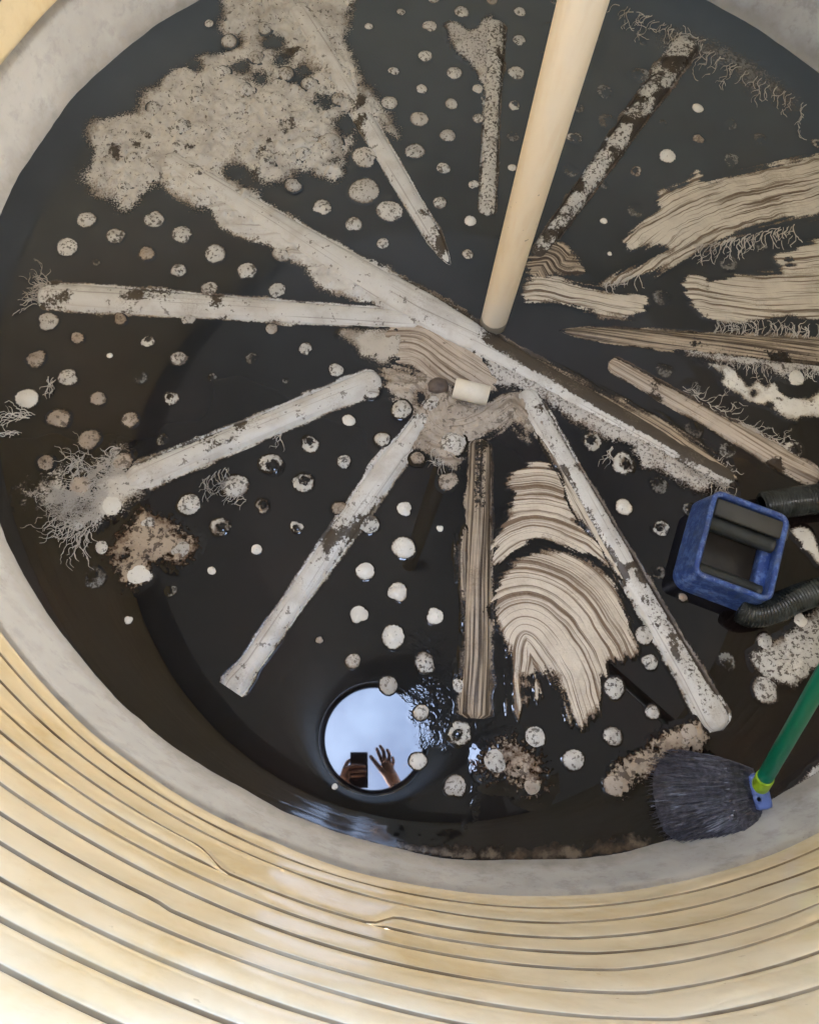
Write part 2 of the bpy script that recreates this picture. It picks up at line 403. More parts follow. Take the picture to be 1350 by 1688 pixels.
ring('hatch_lip', MT['lip'], [(HR+.0145, RIM-.010), (HR+.0145, RIM-.004), (HR+.021, RIM-.004), (HR+.021, RIM-.010)], tank)
# unseen upright disc added beside the opening to block the sun beam
blocker = empty('sun_blocker', (HC.x-HR-.05, HC.y, RIM+.05)); tag(blocker, 'added black round disc, out of view, that keeps the sun out of the hatch', 'blocker')
V = []; Fc = []
lx = HC.x-HR-.05
for x_, rad_ in ((0, 0), (0, HR+.03), (.02, HR+.035), (.05, HR+.035), (.05, HR+.01), (.03, HR-.01), (.03, 0)):
    for i in range(64):
        a = 2*math.pi*i/64; V.append((lx-x_, HC.y+rad_*math.cos(a), RIM+.06+HR+rad_*math.sin(a)))
mk('blocker_disc', V, grid_faces(7, 64, True), MT['collar'], blocker)
bm = bmesh.new(); box(bm, Vector((lx-.01, HC.y, RIM+.035)), .05, .09, .03, None, .006); bmo('blocker_mount', bm, MT['collar'], blocker)

# ------------------------------------------------------------------ knobs moulded into the floor, poking out of the black water
def knob_mesh(style, seed):
    seg = 16; rs = [0, .42, .72, .90, 1.22]; V = [(0, 0, .46)]; cov = []; r0 = random.Random(seed)
    ph = [r0.uniform(0, 6.28) for _ in range(5)]; amp = {'knob': .035, 'white': .035, 'speck': .045, 'ring': .06, 'faint': .06, 'brown': .05}[style]
    cr = {'knob': [1, 1, 1, .8], 'white': [1, 1, 1, .8], 'speck': [.8, .85, .9, .7], 'brown': [.75, .9, .9, .5], 'ring': [.25, .4, .85, .7], 'faint': [.25, .35, .55, .55]}[style]
    cov.append(cr[0])
    bite = r0.uniform(0, 6.28); has = r0.random() < .3
    for q, c in zip(rs[1:], cr+[0.0][:0]):
        pass
    for ri, q in enumerate(rs[1:]):
        for i in range(seg):
            a = 2*math.pi*i/seg
            k = 1+amp*(math.sin(2*a+ph[0])+.7*math.sin(3*a+ph[1])+.5*math.sin(5*a+ph[2]))
            if has: k *= 1-.28*math.exp(-((math.atan2(math.sin(a-bite), math.cos(a-bite)))/.45)**2)
            z = .46*(1-q**2.2) if q < 1 else .012
            V.append((q*k*math.cos(a), q*k*math.sin(a), z))
            c = [cr[1], cr[2], cr[3], .0][ri]
            if style in ('ring', 'faint'): c += .25*math.sin(a+ph[3])
            cov.append(max(0, c))
    Fc = [(0, 1+i, 1+(i+1) % seg) for i in range(seg)]
    for k in range(3): Fc += [(1+k*seg+i, 1+(k+1)*seg+i, 1+(k+1)*seg+(i+1) % seg, 1+k*seg+(i+1) % seg) for i in range(seg)]
    me = bpy.data.meshes.new('floor_knob'); me.from_pydata(V, [], Fc); me.shade_smooth(); me.materials.append(MT[style])
    a = me.attributes.new('cov', 'FLOAT', 'POINT'); a.data.foreach_set('value', np.array(cov, np.float32)); return me
ST = {'c': 'knob', 's': 'speck', 'r': 'ring', 'f': 'faint', 'b': 'brown', 'w': 'white'}
KM = {k: [knob_mesh(v, i*31+j) for j in range(5)] for i, (k, v) in enumerate(ST.items())}
KN = """143 362 15 c;191 388 15 s;111 407 16 c;159 432 6 f;254 361 16 s;301 387 17 s;242 418 14 b;294 446 13 s;407 447 15 s;355 418 17 s;345 476 13 s;457 479 14 s
484 307 14 s;531 342 15 s;583 370 14 c;631 401 10 c;642 348 20 c;600 315 25 c;602 259 20 c;466 418 17 s;642 169 13 c;649 117 9 s;608 43 7 c;661 19 7 c
708 43 12 c;701 92 12 c;695 146 9 c;691 196 14 c;684 249 15 s;761 19 12 s;749 120 13 c;744 171 11 c;738 223 12 c;731 277 11 s;725 334 12 s;775 364 10 w;771 419 9 s
857 19 10 s;856 66 11 s;850 120 14 s;848 173 10 r;845 224 10 f;844 276 7 w;904 44 11 f;896 92 10 f;887 146 9 f;756 70 15 s;781 304 9 s;821 393 7 f;788 146 10 c;788 195 9 c;715 -3 10 c;811 0 9 c;912 0 9 f
1055 123 16 f;997 151 14 f;1002 199 15 f;947 227 13 r;952 176 10 f;942 280 14 f;996 304 8 f;1060 70 6 f;1150 178 9 w;1151 229 11 b;1100 257 13 w;1048 282 10 r;1204 204 11 f;1253 229 11 f;1205 264 12 f;1048 345 14 f;995 364 6 w;1005 418 4 w;1093 202 6 f;1091 490 15 f;1200 432 15 f;1349 237 12 r;1252 400 13 f
79 530 16 c;198 526 13 b;311 525 12 s;128 557 12 b;244 562 10 r;295 591 13 s;232 622 10 f;60 591 16 b;113 622 16 c;45 657 18 w;162 657 13 b;282 656 11 r;97 691 20 b;215 692 14 b;147 725 18 b;269 725 10 f;181 586 5 w
448 542 10 c;504 575 11 s;416 591 10 f;554 610 12 s;471 627 6 f;350 622 7 f;575 693 11 w;662 676 16 c;630 725 13 s;511 731 14 r;448 766 19 r;501 795 16 r;567 761 11 s;433 834 13 r;364 869 16 r;489 869 11 r;559 837 13 b;607 865 17 s;667 839 12 w;388 802 20 s;423 906 9 w
76 763 16 b;133 801 19 b;201 763 18 b;184 833 21 w;312 832 18 c;244 866 20 s;297 906 20 c;229 945 22 w;169 904 13 c;156 952 17 f;212 1022 7 w;282 974 9 f;126 864 12 s;349 941 7 w
665 903 18 w;602 942 15 w;655 977 16 w;592 1014 15 w;527 1055 7 b;648 1050 18 w;582 1090 13 c;716 1016 14 w;701 1093 17 s;640 1130 14 c;694 1175 13 c;689 1255 14 w;756 1210 19 r;750 1297 18 c;816 1255 23 s;945 1253 17 c;877 1296 18 b;758 1130 13 c;725 871 6 w
1012 1134 17 s;1010 1214 15 s;1070 1092 14 s;1075 1174 12 s;1062 1047 15 c;881 1217 17 c;1012 1295 20 b;1136 1213 22 b;1262 1138 22 s;1197 1092 15 f;1312 1097 25 c;1321 1024 14 w;1261 1059 14 s;1138 840 12 f
1028 836 14 w;1088 871 13 r;1085 798 14 f;1028 765 18 r;975 727 16 r;1085 944 11 f;1095 609 13 f;1138 639 17 f;1143 707 16 f;1199 742 13 f;1310 621 16 w;1307 742 18 r;688 757 14 b;745 732 22 c;738 793 18 b
378 70 14 c;365 121 15 c;423 96 14 c;471 123 14 c;436 48 14 c;345 40 8 c;405 150 16 c;545 237 20 c;330 290 15 s;205 310 14 s;500 255 15 s;440 270 15 s;510 140 14 c;300 210 15 s;220 262 14 s;255 180 14 c;560 165 13 c;552 1297 5 w;1125 985 9 b;1330 900 12 w;620 555 10 s;1040 190 8 f;960 100 9 f;985 60 8 f"""
for item in KN.replace('\n', ';').split(';'):
    x, y, r, s = item.split(); x = float(x); y = float(y); r = float(r)
    me = rnd.choice(KM[s]); o = bpy.data.objects.new('floor_knob', me); C.objects.link(o)
    p = G(x, y); sz = r*pxm(x, y)*1.0
    inbig = (x < 590 and y < 330 and x > 140) or (580 < x < 830 and 640 < y < 760)
    o.parent = floor; o.location = (p.x, p.y, .003 if inbig else .0005); o.rotation_euler = (0, 0, rnd.uniform(0, 6.28)); o.scale = (sz, sz*rnd.uniform(.9, 1.08), sz*(1.6 if inbig else .72 if s != 'f' else .35))

# ------------------------------------------------------------------ patches of silt and swept mud
def signed(poly, X, Y):
    poly = np.array(poly); d = np.full(X.shape, 1e9); ins = np.zeros(X.shape, bool)
    for i in range(len(poly)):
        a = poly[i]; b = poly[(i+1) % len(poly)]; e = b-a; L = e@e+1e-12
        t = np.clip(((X-a[0])*e[0]+(Y-a[1])*e[1])/L, 0, 1)
        d = np.minimum(d, np.hypot(X-a[0]-t*e[0], Y-a[1]-t*e[1]))
        c = ((a[1] > Y) != (b[1] > Y)); c &= X < (b[0]-a[0])*(Y-a[1])/(b[1]-a[1]+1e-12)+a[0]; ins ^= c
    return np.where(ins, d, -d)
def flow_of(guide, X, Y):
    g = np.array(guide); best = np.full(X.shape, 1e9); U = np.zeros(X.shape); Vv = np.zeros(X.shape); s = 0
    for i in range(len(g)-1):
        a = g[i]; e = g[i+1]-a; L = math.hypot(*e)
        t = ((X-a[0])*e[0]+(Y-a[1])*e[1])/L**2
        tc = np.clip(t, 0 if i else -9, 1 if i < len(g)-2 else 9)
        d = np.hypot(X-a[0]-tc*e[0], Y-a[1]-tc*e[1]); sg = np.sign(e[0]*(Y-a[1])-e[1]*(X-a[0]))
        m = d < best; best = np.where(m, d, best); U = np.where(m, s+tc*L, U); Vv = np.where(m, d*sg, Vv); s += L
    return U, Vv
zlayer = [.0010]
def patch(name, label, cat, poly, mat, guide=None, amp=.012, soft=.010, res=.0028, bulge=.004, warp=.004, holes=(), freq=28, seed=1, group=None, dirt_shade=None, curve=True, parent=None, kind=None, z0=None, wfreq=14, lace=0.0, lfreq=70, ragf=.020, relief=.0024):
    if curve:
        pts = [Vector((x, y, 0)) for x, y in poly]; m = len(pts); pp = []
        for i in range(m):
            a, b, c, d = pts[i-1], pts[i], pts[(i+1) % m], pts[(i+2) % m]
            for u in (0, .33, .67):
                q = .5*((2*b)+(c-a)*u+(2*a-5*b+4*c-d)*u*u+(3*b-a-3*c+d)*u**3); pp.append((q.x, q.y))
        poly = pp
    pw = [G(x, y).xy for x, y in poly]; pw = np.array([[p.x, p.y] for p in pw])
    lo = pw.min(0)-.03; hi = pw.max(0)+.03
    nx = int((hi[0]-lo[0])/res)+2; ny = int((hi[1]-lo[1])/res)+2
    X, Y = np.meshgrid(lo[0]+np.arange(nx)*res, lo[1]+np.arange(ny)*res)
    sdv = signed(pw, X, Y)
    for (hx, hy, hr) in holes:
        c = G(hx, hy); sdv = np.minimum(sdv, np.hypot(X-c.x, Y-c.y)-hr*pxm(hx, hy))
    nz = fbm(X*freq, Y*freq, seed, 6)
    s2 = sdv+(nz-.5)*2*amp
    if lace:
        l2 = fbm(X*lfreq, Y*lfreq, seed+31, 4); s2 = np.minimum(s2, (l2-lace+.25*np.clip(sdv/.05, 0, 1))*.12)
    soft = soft*1.9; s2 = s2-.15*soft; cov = np.clip(s2/soft*.5+.5, 0, 1)
    lim = np.hypot(X, Y) < WRI*1.0
    cov = cov*lim
    if guide:
        gw = [(p.x, p.y) for p in smoothpath([G(x, y) for x, y in guide], len(guide)*5)]
        U, Vv = flow_of(gw, X, Y)
    else: U, Vv = X, Y
    if guide: s2 = s2+(fbm(U*9, Vv*120, seed+61, 4)-.5)*2*ragf*np.clip(1-sdv/.06, .25, 1); cov = np.clip(s2/soft*.5+.5, 0, 1)*lim
    Vv = Vv+(fbm(X*wfreq, Y*wfreq, seed+50, 3)-.5)*2*warp
    z0 = zlayer[0] if z0 is None else z0; zlayer[0] += .00015
    ins_ = np.clip(s2/.03, 0, 1)
    mq = np.clip(cov/.5, 0, 1); mq = mq*mq*(3-2*mq)
    Z = .0004+(z0-.0004)*mq+bulge*ins_**1.2+relief*(np.abs(fbm(X*26, Y*26, seed+9, 4)-.5)*2.4-.2)*np.clip(s2/.012, 0, 1)
    D = np.zeros(X.shape)
    if dirt_shade: D = np.clip((fbm(X*dirt_shade[0], Y*dirt_shade[0], seed+77, 4)-dirt_shade[1])*dirt_shade[2], 0, 1)
    k = cov > .05; cell = k[:-1, :-1] | k[1:, :-1] | k[:-1, 1:] | k[1:, 1:]
    iy, ix = np.nonzero(cell); idx = -np.ones(X.shape, int)
    quad = np.stack([iy*nx+ix, iy*nx+ix+1, (iy+1)*nx+ix+1, (iy+1)*nx+ix], 1)
    used = np.unique(quad); re = np.zeros(nx*ny, int); re[used] = np.arange(len(used)); quad = re[quad]
    me = bpy.data.meshes.new(name); nv = len(used); nq = len(quad)
    co = np.stack([X.ravel()[used], Y.ravel()[used], Z.ravel()[used]], 1)
    me.vertices.add(nv); me.vertices.foreach_set('co', co.astype(np.float32).ravel())
    me.loops.add(nq*4); me.loops.foreach_set('vertex_index', quad.astype(np.int32).ravel())
    me.polygons.add(nq); me.polygons.foreach_set('loop_start', np.arange(0, nq*4, 4, dtype=np.int32))
    try: me.polygons.foreach_set('loop_total', np.full(nq, 4, np.int32))
    except Exception: pass
    me.update(calc_edges=True); me.validate(); me.shade_smooth(); me.materials.append(MT[mat])
    for kk, vv in (('cov', cov), ('dirt_shade', D)):
        a = me.attributes.new(kk, 'FLOAT', 'POINT'); a.data.foreach_set('value', vv.ravel()[used].astype(np.float32))
    a = me.attributes.new('flow', 'FLOAT_VECTOR', 'POINT')
    a.data.foreach_set('vector', np.stack([U.ravel()[used], Vv.ravel()[used], np.zeros(nv)], 1).astype(np.float32).ravel())
    o = bpy.data.objects.new(name, me); C.objects.link(o)
    if parent is not None: o.parent = parent; o.matrix_parent_inverse = parent.matrix_world.inverted()
    else: tag(o, label, cat, group, kind)
    return o

patch('silt_bank', 'large cloudy bank of grey speckled silt round the upper left pipes', 'silt bank',
      [(385, -25), (365, 10), (358, 48), (395, 70), (370, 88), (330, 92), (285, 118), (262, 138), (232, 150), (226, 185), (180, 195), (142, 205), (150, 240), (148, 270), (134, 290), (150, 318), (185, 330), (205, 345), (228, 335), (240, 318), (262, 308), (300, 330), (335, 345), (380, 345), (420, 370), (470, 395), (520, 415), (500, 370), (440, 335), (415, 310), (400, 296), (440, 300), (480, 300), (500, 285), (530, 292), (560, 295), (575, 262), (585, 250), (590, 215), (620, 205), (655, 228), (650, 200), (615, 150), (590, 105), (572, 70), (575, 40), (570, -25)],
      'cloud', None, .020, .014, .0036, .007, holes=[(450, 72, 15), (462, 96, 13), (492, 130, 13), (505, 118, 11), (535, 165, 13), (572, 205, 16), (395, 108, 12), (388, 285, 14), (405, 300, 12), (320, 105, 9), (430, 130, 10)], freq=24, seed=3, dirt_shade=(17, .54, 2.6), lace=.22, lfreq=40, relief=.020)
patch('silt_apron', 'pale silt apron spilling down both sides of the long upper left pipe', 'silt bank',
      [(262, 300), (300, 335), (345, 345), (362, 372), (395, 392), (440, 405), (475, 430), (505, 440), (520, 470), (560, 490), (610, 498), (680, 515), (740, 560), (720, 500), (640, 440), (590, 425), (550, 400), (505, 380), (470, 350), (410, 325), (340, 280), (290, 255), (268, 268)],
      'sheet', None, .012, .010, .003, .008, freq=45, seed=5, lace=.16, relief=.010, dirt_shade=(22, .62, 2.4))
patch('swept_mud', 'wood-grained brown mud smear between the long diagonal pipe and white stub', 'mud smear',
      [(570, 548), (620, 535), (690, 520), (735, 540), (785, 585), (835, 620), (825, 645), (770, 640), (720, 632), (680, 612), (640, 600), (600, 592)],
      'grainy', [(560, 560), (640, 545), (700, 550), (760, 590), (840, 640)], .008, .008, .0025, .003, warp=.004, seed=11)
patch('mud_mound', 'swirled tan mud mound round the white pipe stub at the hub', 'mud mound',
      [(625, 600), (680, 615), (735, 622), (760, 650), (800, 660), (840, 640), (880, 650), (900, 690), (915, 720), (880, 705), (870, 722), (850, 700), (820, 715), (800, 718), (775, 730), (765, 755), (755, 780), (735, 770), (700, 745), (676, 735), (690, 690), (660, 668), (640, 640)],
      'mound', [(650, 620), (700, 640), (730, 700), (790, 695), (840, 660), (900, 700)], .012, .010, .0025, .008, warp=.012, seed=12, relief=.012, holes=[(700, 660, 9)])
patch('swept_mud', 'upper fan-shaped cream mud swirl with ragged left tips, right of the brown striped pipe', 'mud swirl',
      [(838, 790), (880, 763), (918, 775), (935, 800), (940, 840), (962, 870), (1000, 905), (1060, 968), (1035, 955), (985, 922), (915, 892), (880, 888), (850, 905), (815, 925), (818, 885), (835, 848), (848, 825), (842, 805)],
      'swirl', [(795, 1010), (835, 935), (880, 908), (930, 925), (985, 965), (1060, 1030)], .007, .006, .0022, .004, warp=.006, seed=21, freq=55, wfreq=12)
patch('swept_mud', 'large cream mud swirl curling like a fingerprint above the hatch reflection', 'mud swirl',
      [(815, 985), (830, 945), (868, 915), (905, 903), (955, 918), (1002, 950), (1026, 990), (1040, 1040), (1050, 1075), (1025, 1085), (1002, 1100), (990, 1140), (972, 1188), (945, 1186), (932, 1150), (915, 1118), (893, 1100), (888, 1150), (872, 1150), (862, 1172), (846, 1174), (842, 1110), (832, 1050), (818, 1015)],
      'swirl', [(848, 1190), (842, 1100), (846, 1055), (862, 1036), (885, 1045), (905, 1075), (935, 1130), (955, 1200)], .006, .006, .0022, .005, warp=.0075, seed=22, freq=45, wfreq=11, holes=[(876, 1120, 12), (872, 1140, 10), (905, 1128, 6)])
patch('swept_mud', 'wavy striped tan mud smear slanting up to the right edge beyond the pole', 'mud smear',
      [(1026, 395), (1055, 362), (1085, 345), (1083, 315), (1120, 305), (1150, 283), (1165, 300), (1240, 283), (1300, 265), (1365, 255), (1365, 345), (1290, 362), (1230, 380), (1160, 412), (1100, 440), (1050, 458), (990, 470), (1045, 440), (1105, 412), (1070, 408), (1040, 410)],
      'swept', [(980, 480), (1100, 395), (1200, 345), (1400, 300)], .009, .007, .003, .004, warp=.010, seed=31, wfreq=16)
patch('swept_mud', 'straight striped tan mud smear at the right edge below the wavy one', 'mud smear',
      [(1130, 455), (1160, 453), (1165, 470), (1200, 457), (1285, 450), (1275, 425), (1300, 412), (1365, 400), (1365, 525), (1300, 522), (1240, 532), (1190, 530), (1155, 512), (1134, 495)],
      'swept', [(1100, 470), (1250, 490), (1400, 485)], .007, .006, .003, .004, warp=.004, seed=32, holes=[(1165, 520, 8), (1300, 432, 7)])
patch('swept_mud', 'short striped brown mud smear just right of the pole foot', 'mud smear',
      [(858, 485), (868, 462), (905, 452), (960, 468), (1010, 480), (1060, 490), (1045, 525), (990, 520), (930, 503), (895, 500), (872, 500)],
      'swept', [(850, 480), (900, 478), (960, 492), (1070, 510)], .008, .007, .0028, .004, warp=.006, seed=33)
patch('swept_mud', 'small curled grey-brown mud swirl beside the speckled pipe at the pole', 'mud swirl',
      [(868, 430), (900, 405), (930, 400), (950, 425), (965, 448), (930, 455), (895, 458), (872, 450)],
      'brownstripe', [(860, 420), (905, 425), (920, 445), (970, 450)], .008, .010, .0028, .003, warp=.012, seed=34)
patch('mud_splash', 'bright white ragged mud splash below the fringed pipe on the right', 'mud splash',
      [(1168, 600), (1195, 602), (1212, 615), (1235, 640), (1248, 628), (1262, 640), (1275, 632), (1290, 652), (1330, 655), (1360, 640), (1360, 685), (1325, 688), (1305, 692), (1275, 675), (1240, 665), (1210, 648), (1188, 632), (1190, 615)],
      'white', None, .010, .006, .0025, .004, freq=40, seed=41, dirt_shade=(26, .60, 3), holes=[(1242, 648, 7), (1268, 668, 6)])
patch('froth_strip', 'grey frothy scum strip along the lower edge of the long diagonal pipe', 'scum strip',
      [(800, 590), (830, 595), (880, 618), (930, 650), (985, 680), (1040, 705), (1090, 740), (1140, 770), (1175, 800), (1160, 812), (1120, 795), (1085, 775), (1060, 770), (1045, 740), (1000, 722), (960, 705), (925, 680), (890, 655), (850, 640), (815, 632)],
      'froth', None, .012, .010, .0025, .006, freq=60, seed=42, lace=.22, lfreq=60, dirt_shade=(30, .64, 2.5))
patch('silt_bank', 'pale pitted silt bank at the right edge above the green handle', 'silt bank',
      [(1238, 1080), (1262, 1068), (1285, 1052), (1310, 1035), (1330, 1015), (1365, 1000), (1365, 1085), (1330, 1108), (1310, 1130), (1275, 1125), (1252, 1112)],
      'speck', None, .009, .010, .0028, .006, freq=35, seed=51, lace=.2, dirt_shade=(20, .58, 2.2))
patch('mud_smear', 'pale mud smear at the tips of the broom bristles', 'mud smear',
      [(1000, 1290), (1010, 1265), (1040, 1245), (1075, 1232), (1098, 1240), (1090, 1265), (1070, 1272), (1050, 1290), (1030, 1312), (1008, 1312)],
      'stainmud', None, .010, .012, .0026, .004, freq=30, seed=52, lace=.25)
patch('mud_smear', 'lumpy brown and cream mud smear between the broom and the lower right pipe', 'mud smear',
      [(1070, 1222), (1105, 1205), (1150, 1190), (1165, 1215), (1150, 1240), (1120, 1242), (1085, 1235)],
      'stainmud', None, .012, .010, .0026, .006, freq=35, seed=53, lace=.3)
patch('silt_bank', 'brown silt patch with pale lumps at the outer end of the left lower pipe', 'silt bank',
      [(165, 905), (205, 880), (235, 838), (262, 850), (300, 870), (322, 895), (300, 930), (262, 925), (235, 950), (205, 970), (195, 930)],
      'stainmud', None, .018, .016, .0028, .005, freq=24, seed=54, dirt_shade=(18, .5, 2), lace=.36, lfreq=45)
patch('silt_bank', 'small pale silt fan at the left end of the left lower pipe', 'silt bank',
      [(165, 790), (205, 770), (232, 790), (235, 815), (205, 840), (180, 850), (155, 870), (160, 835)],
      'cloud', None, .014, .012, .0026, .004, freq=40, seed=55)
patch('mud_splash', 'pale curved mud splash between the two black hoses', 'mud splash',
      [(1300, 875), (1325, 868), (1340, 885), (1350, 910), (1352, 935), (1335, 915), (1318, 895)],
      'white', None, .006, .006, .0024, .003, freq=50, seed=56)
patch('silt_bank', 'brown stained silt round two round lumps below the cream swirl', 'silt bank',
      [(795, 1255), (815, 1225), (850, 1222), (880, 1240), (895, 1280), (885, 1310), (862, 1300), (840, 1275), (810, 1282)],
      'stainmud', None, .012, .022, .0026, .003, freq=28, seed=57, lace=.36)
patch('silt_fan', 'grey silt fan on the left flank of the upright speckled pipe', 'silt bank',
      [(735, 40), (752, 38), (775, 52), (800, 30), (815, 35), (808, 130), (802, 160), (790, 130), (775, 105), (757, 92), (742, 70)],
      'froth', None, .008, .008, .003, .004, freq=50, seed=58)
patch('mud_smear', 'thin brown mud film with pale root marks under the left pipe near the hub', 'mud smear',
      [(560, 548), (600, 545), (660, 545), (665, 575), (640, 600), (612, 595), (585, 575)],
      'thread', None, .012, .012, .0026, .002, freq=45, seed=59, dirt_shade=(30, .5, 2))
patch('waterline_scum', 'lumpy beige scum washed against the wall behind the broom', 'scum strip',
      [(1258, 1338), (1270, 1318), (1295, 1310), (1315, 1292), (1350, 1260), (1362, 1262), (1350, 1285), (1322, 1312), (1288, 1336)],
      'sheet', None, .006, .006, .0026, .012, freq=40, seed=60)

patch('silt_film', 'faint grey silt film under the wall at the upper right', 'silt film',
      [(1085, 50), (1120, 42), (1165, 62), (1215, 80), (1260, 112), (1300, 145), (1330, 185), (1300, 185), (1270, 160), (1235, 150), (1205, 120), (1170, 100), (1130, 90), (1095, 85)],
      'faint', None, .03, .03, .0034, .001, freq=22, seed=91, lace=.34, lfreq=35, z0=.0009)
patch('silt_film', 'thin brown silt film among the thread tangle at the left wall', 'silt film',
      [(60, 790), (110, 770), (160, 760), (200, 740), (220, 770), (195, 800), (165, 860), (120, 870), (80, 850), (40, 820)],
      'thread', None, .025, .025, .003, .001, freq=35, seed=92, lace=.55, lfreq=60, z0=.0010)
patch('waterline_stain', 'brown sludge stain along the foot of the wall at the bottom', 'sludge stain',
      [(650, 1388), (680, 1394), (720, 1400), (800, 1404), (880, 1402), (960, 1398), (1060, 1385), (1065, 1398), (960, 1414), (880, 1418), (800, 1420), (720, 1414), (680, 1406), (655, 1400)],
      'sludge', None, .014, .022, .003, .0, freq=18, seed=93, relief=0.0, z0=.0009)

# ------------------------------------------------------------------ pipes radiating over the floor
GP = 'pipes radiating across the tank floor'
def pipe(label, p0, p1, ws, mat, e0='round', e1='round', hgt=.27, seed=1, skirt=.32, dirt_shade=(15, .555, 2.6), rag=.05, cover=None, bend=0.0, vary=None, zoff=-.003):
    a = G(*p0); b = G(*p1); L = (b-a).length; n = max(30, int(L/.008)); m = 15; d = (b-a)/L; s = Vector((d.y, -d.x, 0))
    V = []; fl = []; cov = []; tv = []
    for i in range(n+1):
        t = i/n; px = p0[0]+(p1[0]-p0[0])*t; py = p0[1]+(p1[1]-p0[1])*t
        wpx = float(np.interp(t, [q[0] for q in ws], [q[1] for q in ws])); w_ = wpx*pxm(px, py)
        e = 1.0
        for end, dist in ((e0, t*L), (e1, (1-t)*L)):
            if end == 'round': q = min(1, dist/(w_*.5)); e = min(e, math.sqrt(max(.0004, 1-(1-q)**2)))
            elif end == 'point': q = min(1, dist/(w_*1.9)); e = min(e, max(.03, q**.65))
            elif end == 'flat': q = min(1, dist/(w_*.12)); e = min(e, .55+.45*math.sqrt(max(0, 1-(1-q)**2)))
            elif end == 'fork': q = min(1, dist/(w_*.25)); e = min(e, .80+.2*q)
        c = a+d*(t*L)+s*(bend*math.sin(math.pi*t))
        for j in range(-1, m+1):
            al = math.pi*min(max(j, 0), m-1)/(m-1); x = math.cos(al); z = math.sin(al); sk = j < 0 or j >= m
            k = 1.0
            if j < 2 or j > m-3:
                k += rag*2*(float(fbm(np.array(t*L*60), np.array(j*3.1), seed, 4))-.5)*(1 if j in (0, m-1) else .5)
            zz = zoff+hgt*w_*z*e
            if e1 == 'fork' and (1-t)*L < w_*.3: zz -= hgt*w_*.5*math.exp(-(x/.3)**2)*(1-((1-t)*L)/(w_*.3)); 
            if sk: k = k+skirt*(.4+1.2*float(fbm(np.array(t*L*26), np.array(j*7.7), seed+3, 3))); zz = .0007
            elif j in (0, m-1): zz = .0016
            V.append(c+s*(x*w_*.5*e*k)+Vector((0, 0, zz)))
            fl.append((t*L, al*w_*.5, 0)); tv.append((t, x))
            cov.append(float(np.clip(2.2*(fbm(np.array(t*L*19), np.array(j*5.1+2), seed+8, 3)-.52), 0, .6)) if sk else (1.0 if 0 < j < m-1 else .8))
    tv = np.array(tv); P_ = np.array(V)
    D = np.clip((fbm(P_[:, 0]*dirt_shade[0], P_[:, 1]*dirt_shade[0], seed+5, 4)-dirt_shade[1])*dirt_shade[2], 0, 1)
    if True:
        for (t0, t1, x0, x1, amt) in [(-.1, 1.1, -1.4, -.80, .30), (-.1, 1.1, .84, 1.4, .20)]+list(cover or []):  # first two strips paint flank shade, with grime, along both pipe edges
            msk = np.clip(np.minimum((tv[:, 0]-t0), (t1-tv[:, 0]))*14+.5, 0, 1)*np.clip(np.minimum(tv[:, 1]-x0, x1-tv[:, 1])*5+.5, 0, 1); D = np.clip(D+msk*amt, 0, 1)
    o = mk('radial_pipe', V, [f[::-1] for f in grid_faces(n+1, m+2)], MT[mat], attrs={'flow': fl, 'cov': cov, 'dirt_shade': D})
    tag(o, label, 'pipe', GP); return o
pipe('grey-green pipe with pointed tip slanting down from the top silt bank', (488, 5), (742, 437), [(0, 46), (.4, 34), (1, 28)], 'sheet', 'round', 'point', seed=61, cover=[(.86, .96, -1, 1, .45), (.3, .55, -.3, .6, .2)])
pipe('upright grey pipe speckled dark, left of the pole', (817, 32), (803, 356), [(0, 34), (.5, 26), (1, 28)], 'speck', 'round', 'round', seed=62, dirt_shade=(30, .52, 2.2), cover=[(0, 1, -1.2, -.25, .3)])
pipe('dark speckled pipe slanting up to the right of the pole', (1140, 62), (882, 425), [(0, 44), (.5, 34), (1, 26)], 'speck', 'round', 'round', seed=63, dirt_shade=(28, .42, 2.4), cover=[(0, 1, -1.2, 1.2, .22)])
pipe('fringed brown pipe with pointed left end running to the right edge', (922, 545), (1400, 588), [(0, 18), (.3, 34), (.6, 44), (1, 60)], 'brownstripe', 'point', 'flat', seed=64, rag=.25, cover=[(.4, 1.0, .1, 1.2, .35)])
pipe('glossy brown striped pipe below the fringed one on the right', (1003, 595), (1352, 792), [(0, 30), (.5, 34), (.8, 42), (1, 34)], 'grainy', 'round', 'round', seed=65, rag=.18, cover=[(0, .6, -1.2, -.5, .5), (.78, 1, -1, 1, .25)])
pipe('long cream pipe running from the silt bank down towards the hub', (268, 258), (660, 492), [(0, 40), (.5, 46), (.85, 56), (1, 60)], 'sheet', 'round', 'round', hgt=.30, seed=66, dirt_shade=(12, .66, 2))
pipe('long diagonal pipe with dark striped upper flank from the hub to the blue box', (610, 462), (1212, 795), [(0, 62), (.15, 66), (.3, 54), (.45, 46), (.8, 42), (1, 34)], 'sheet', 'round', 'round', hgt=.26, seed=67, rag=.16, cover=[(.30, 1, -1.3, .25, .8), (.05, .3, -1.1, -.85, .4), (.6, 1, -1, 1, .35)])
pipe('thick cream pipe lying level on the left with a rounded outer end', (60, 486), (690, 528), [(0, 44), (.12, 50), (.5, 42), (.75, 38), (1, 36)], 'sheet', 'round', 'flat', seed=68, cover=[(.22, .38, -1, .1, .45), (.44, .50, -1, .4, .4), (.55, .8, -1, .5, .15)])
pipe('cream pipe rising to the right below the level left pipe', (208, 796), (628, 622), [(0, 52), (.3, 44), (.7, 42), (1, 44)], 'sheet', 'round', 'round', seed=69, cover=[(.30, .62, -.9, .4, .32)])
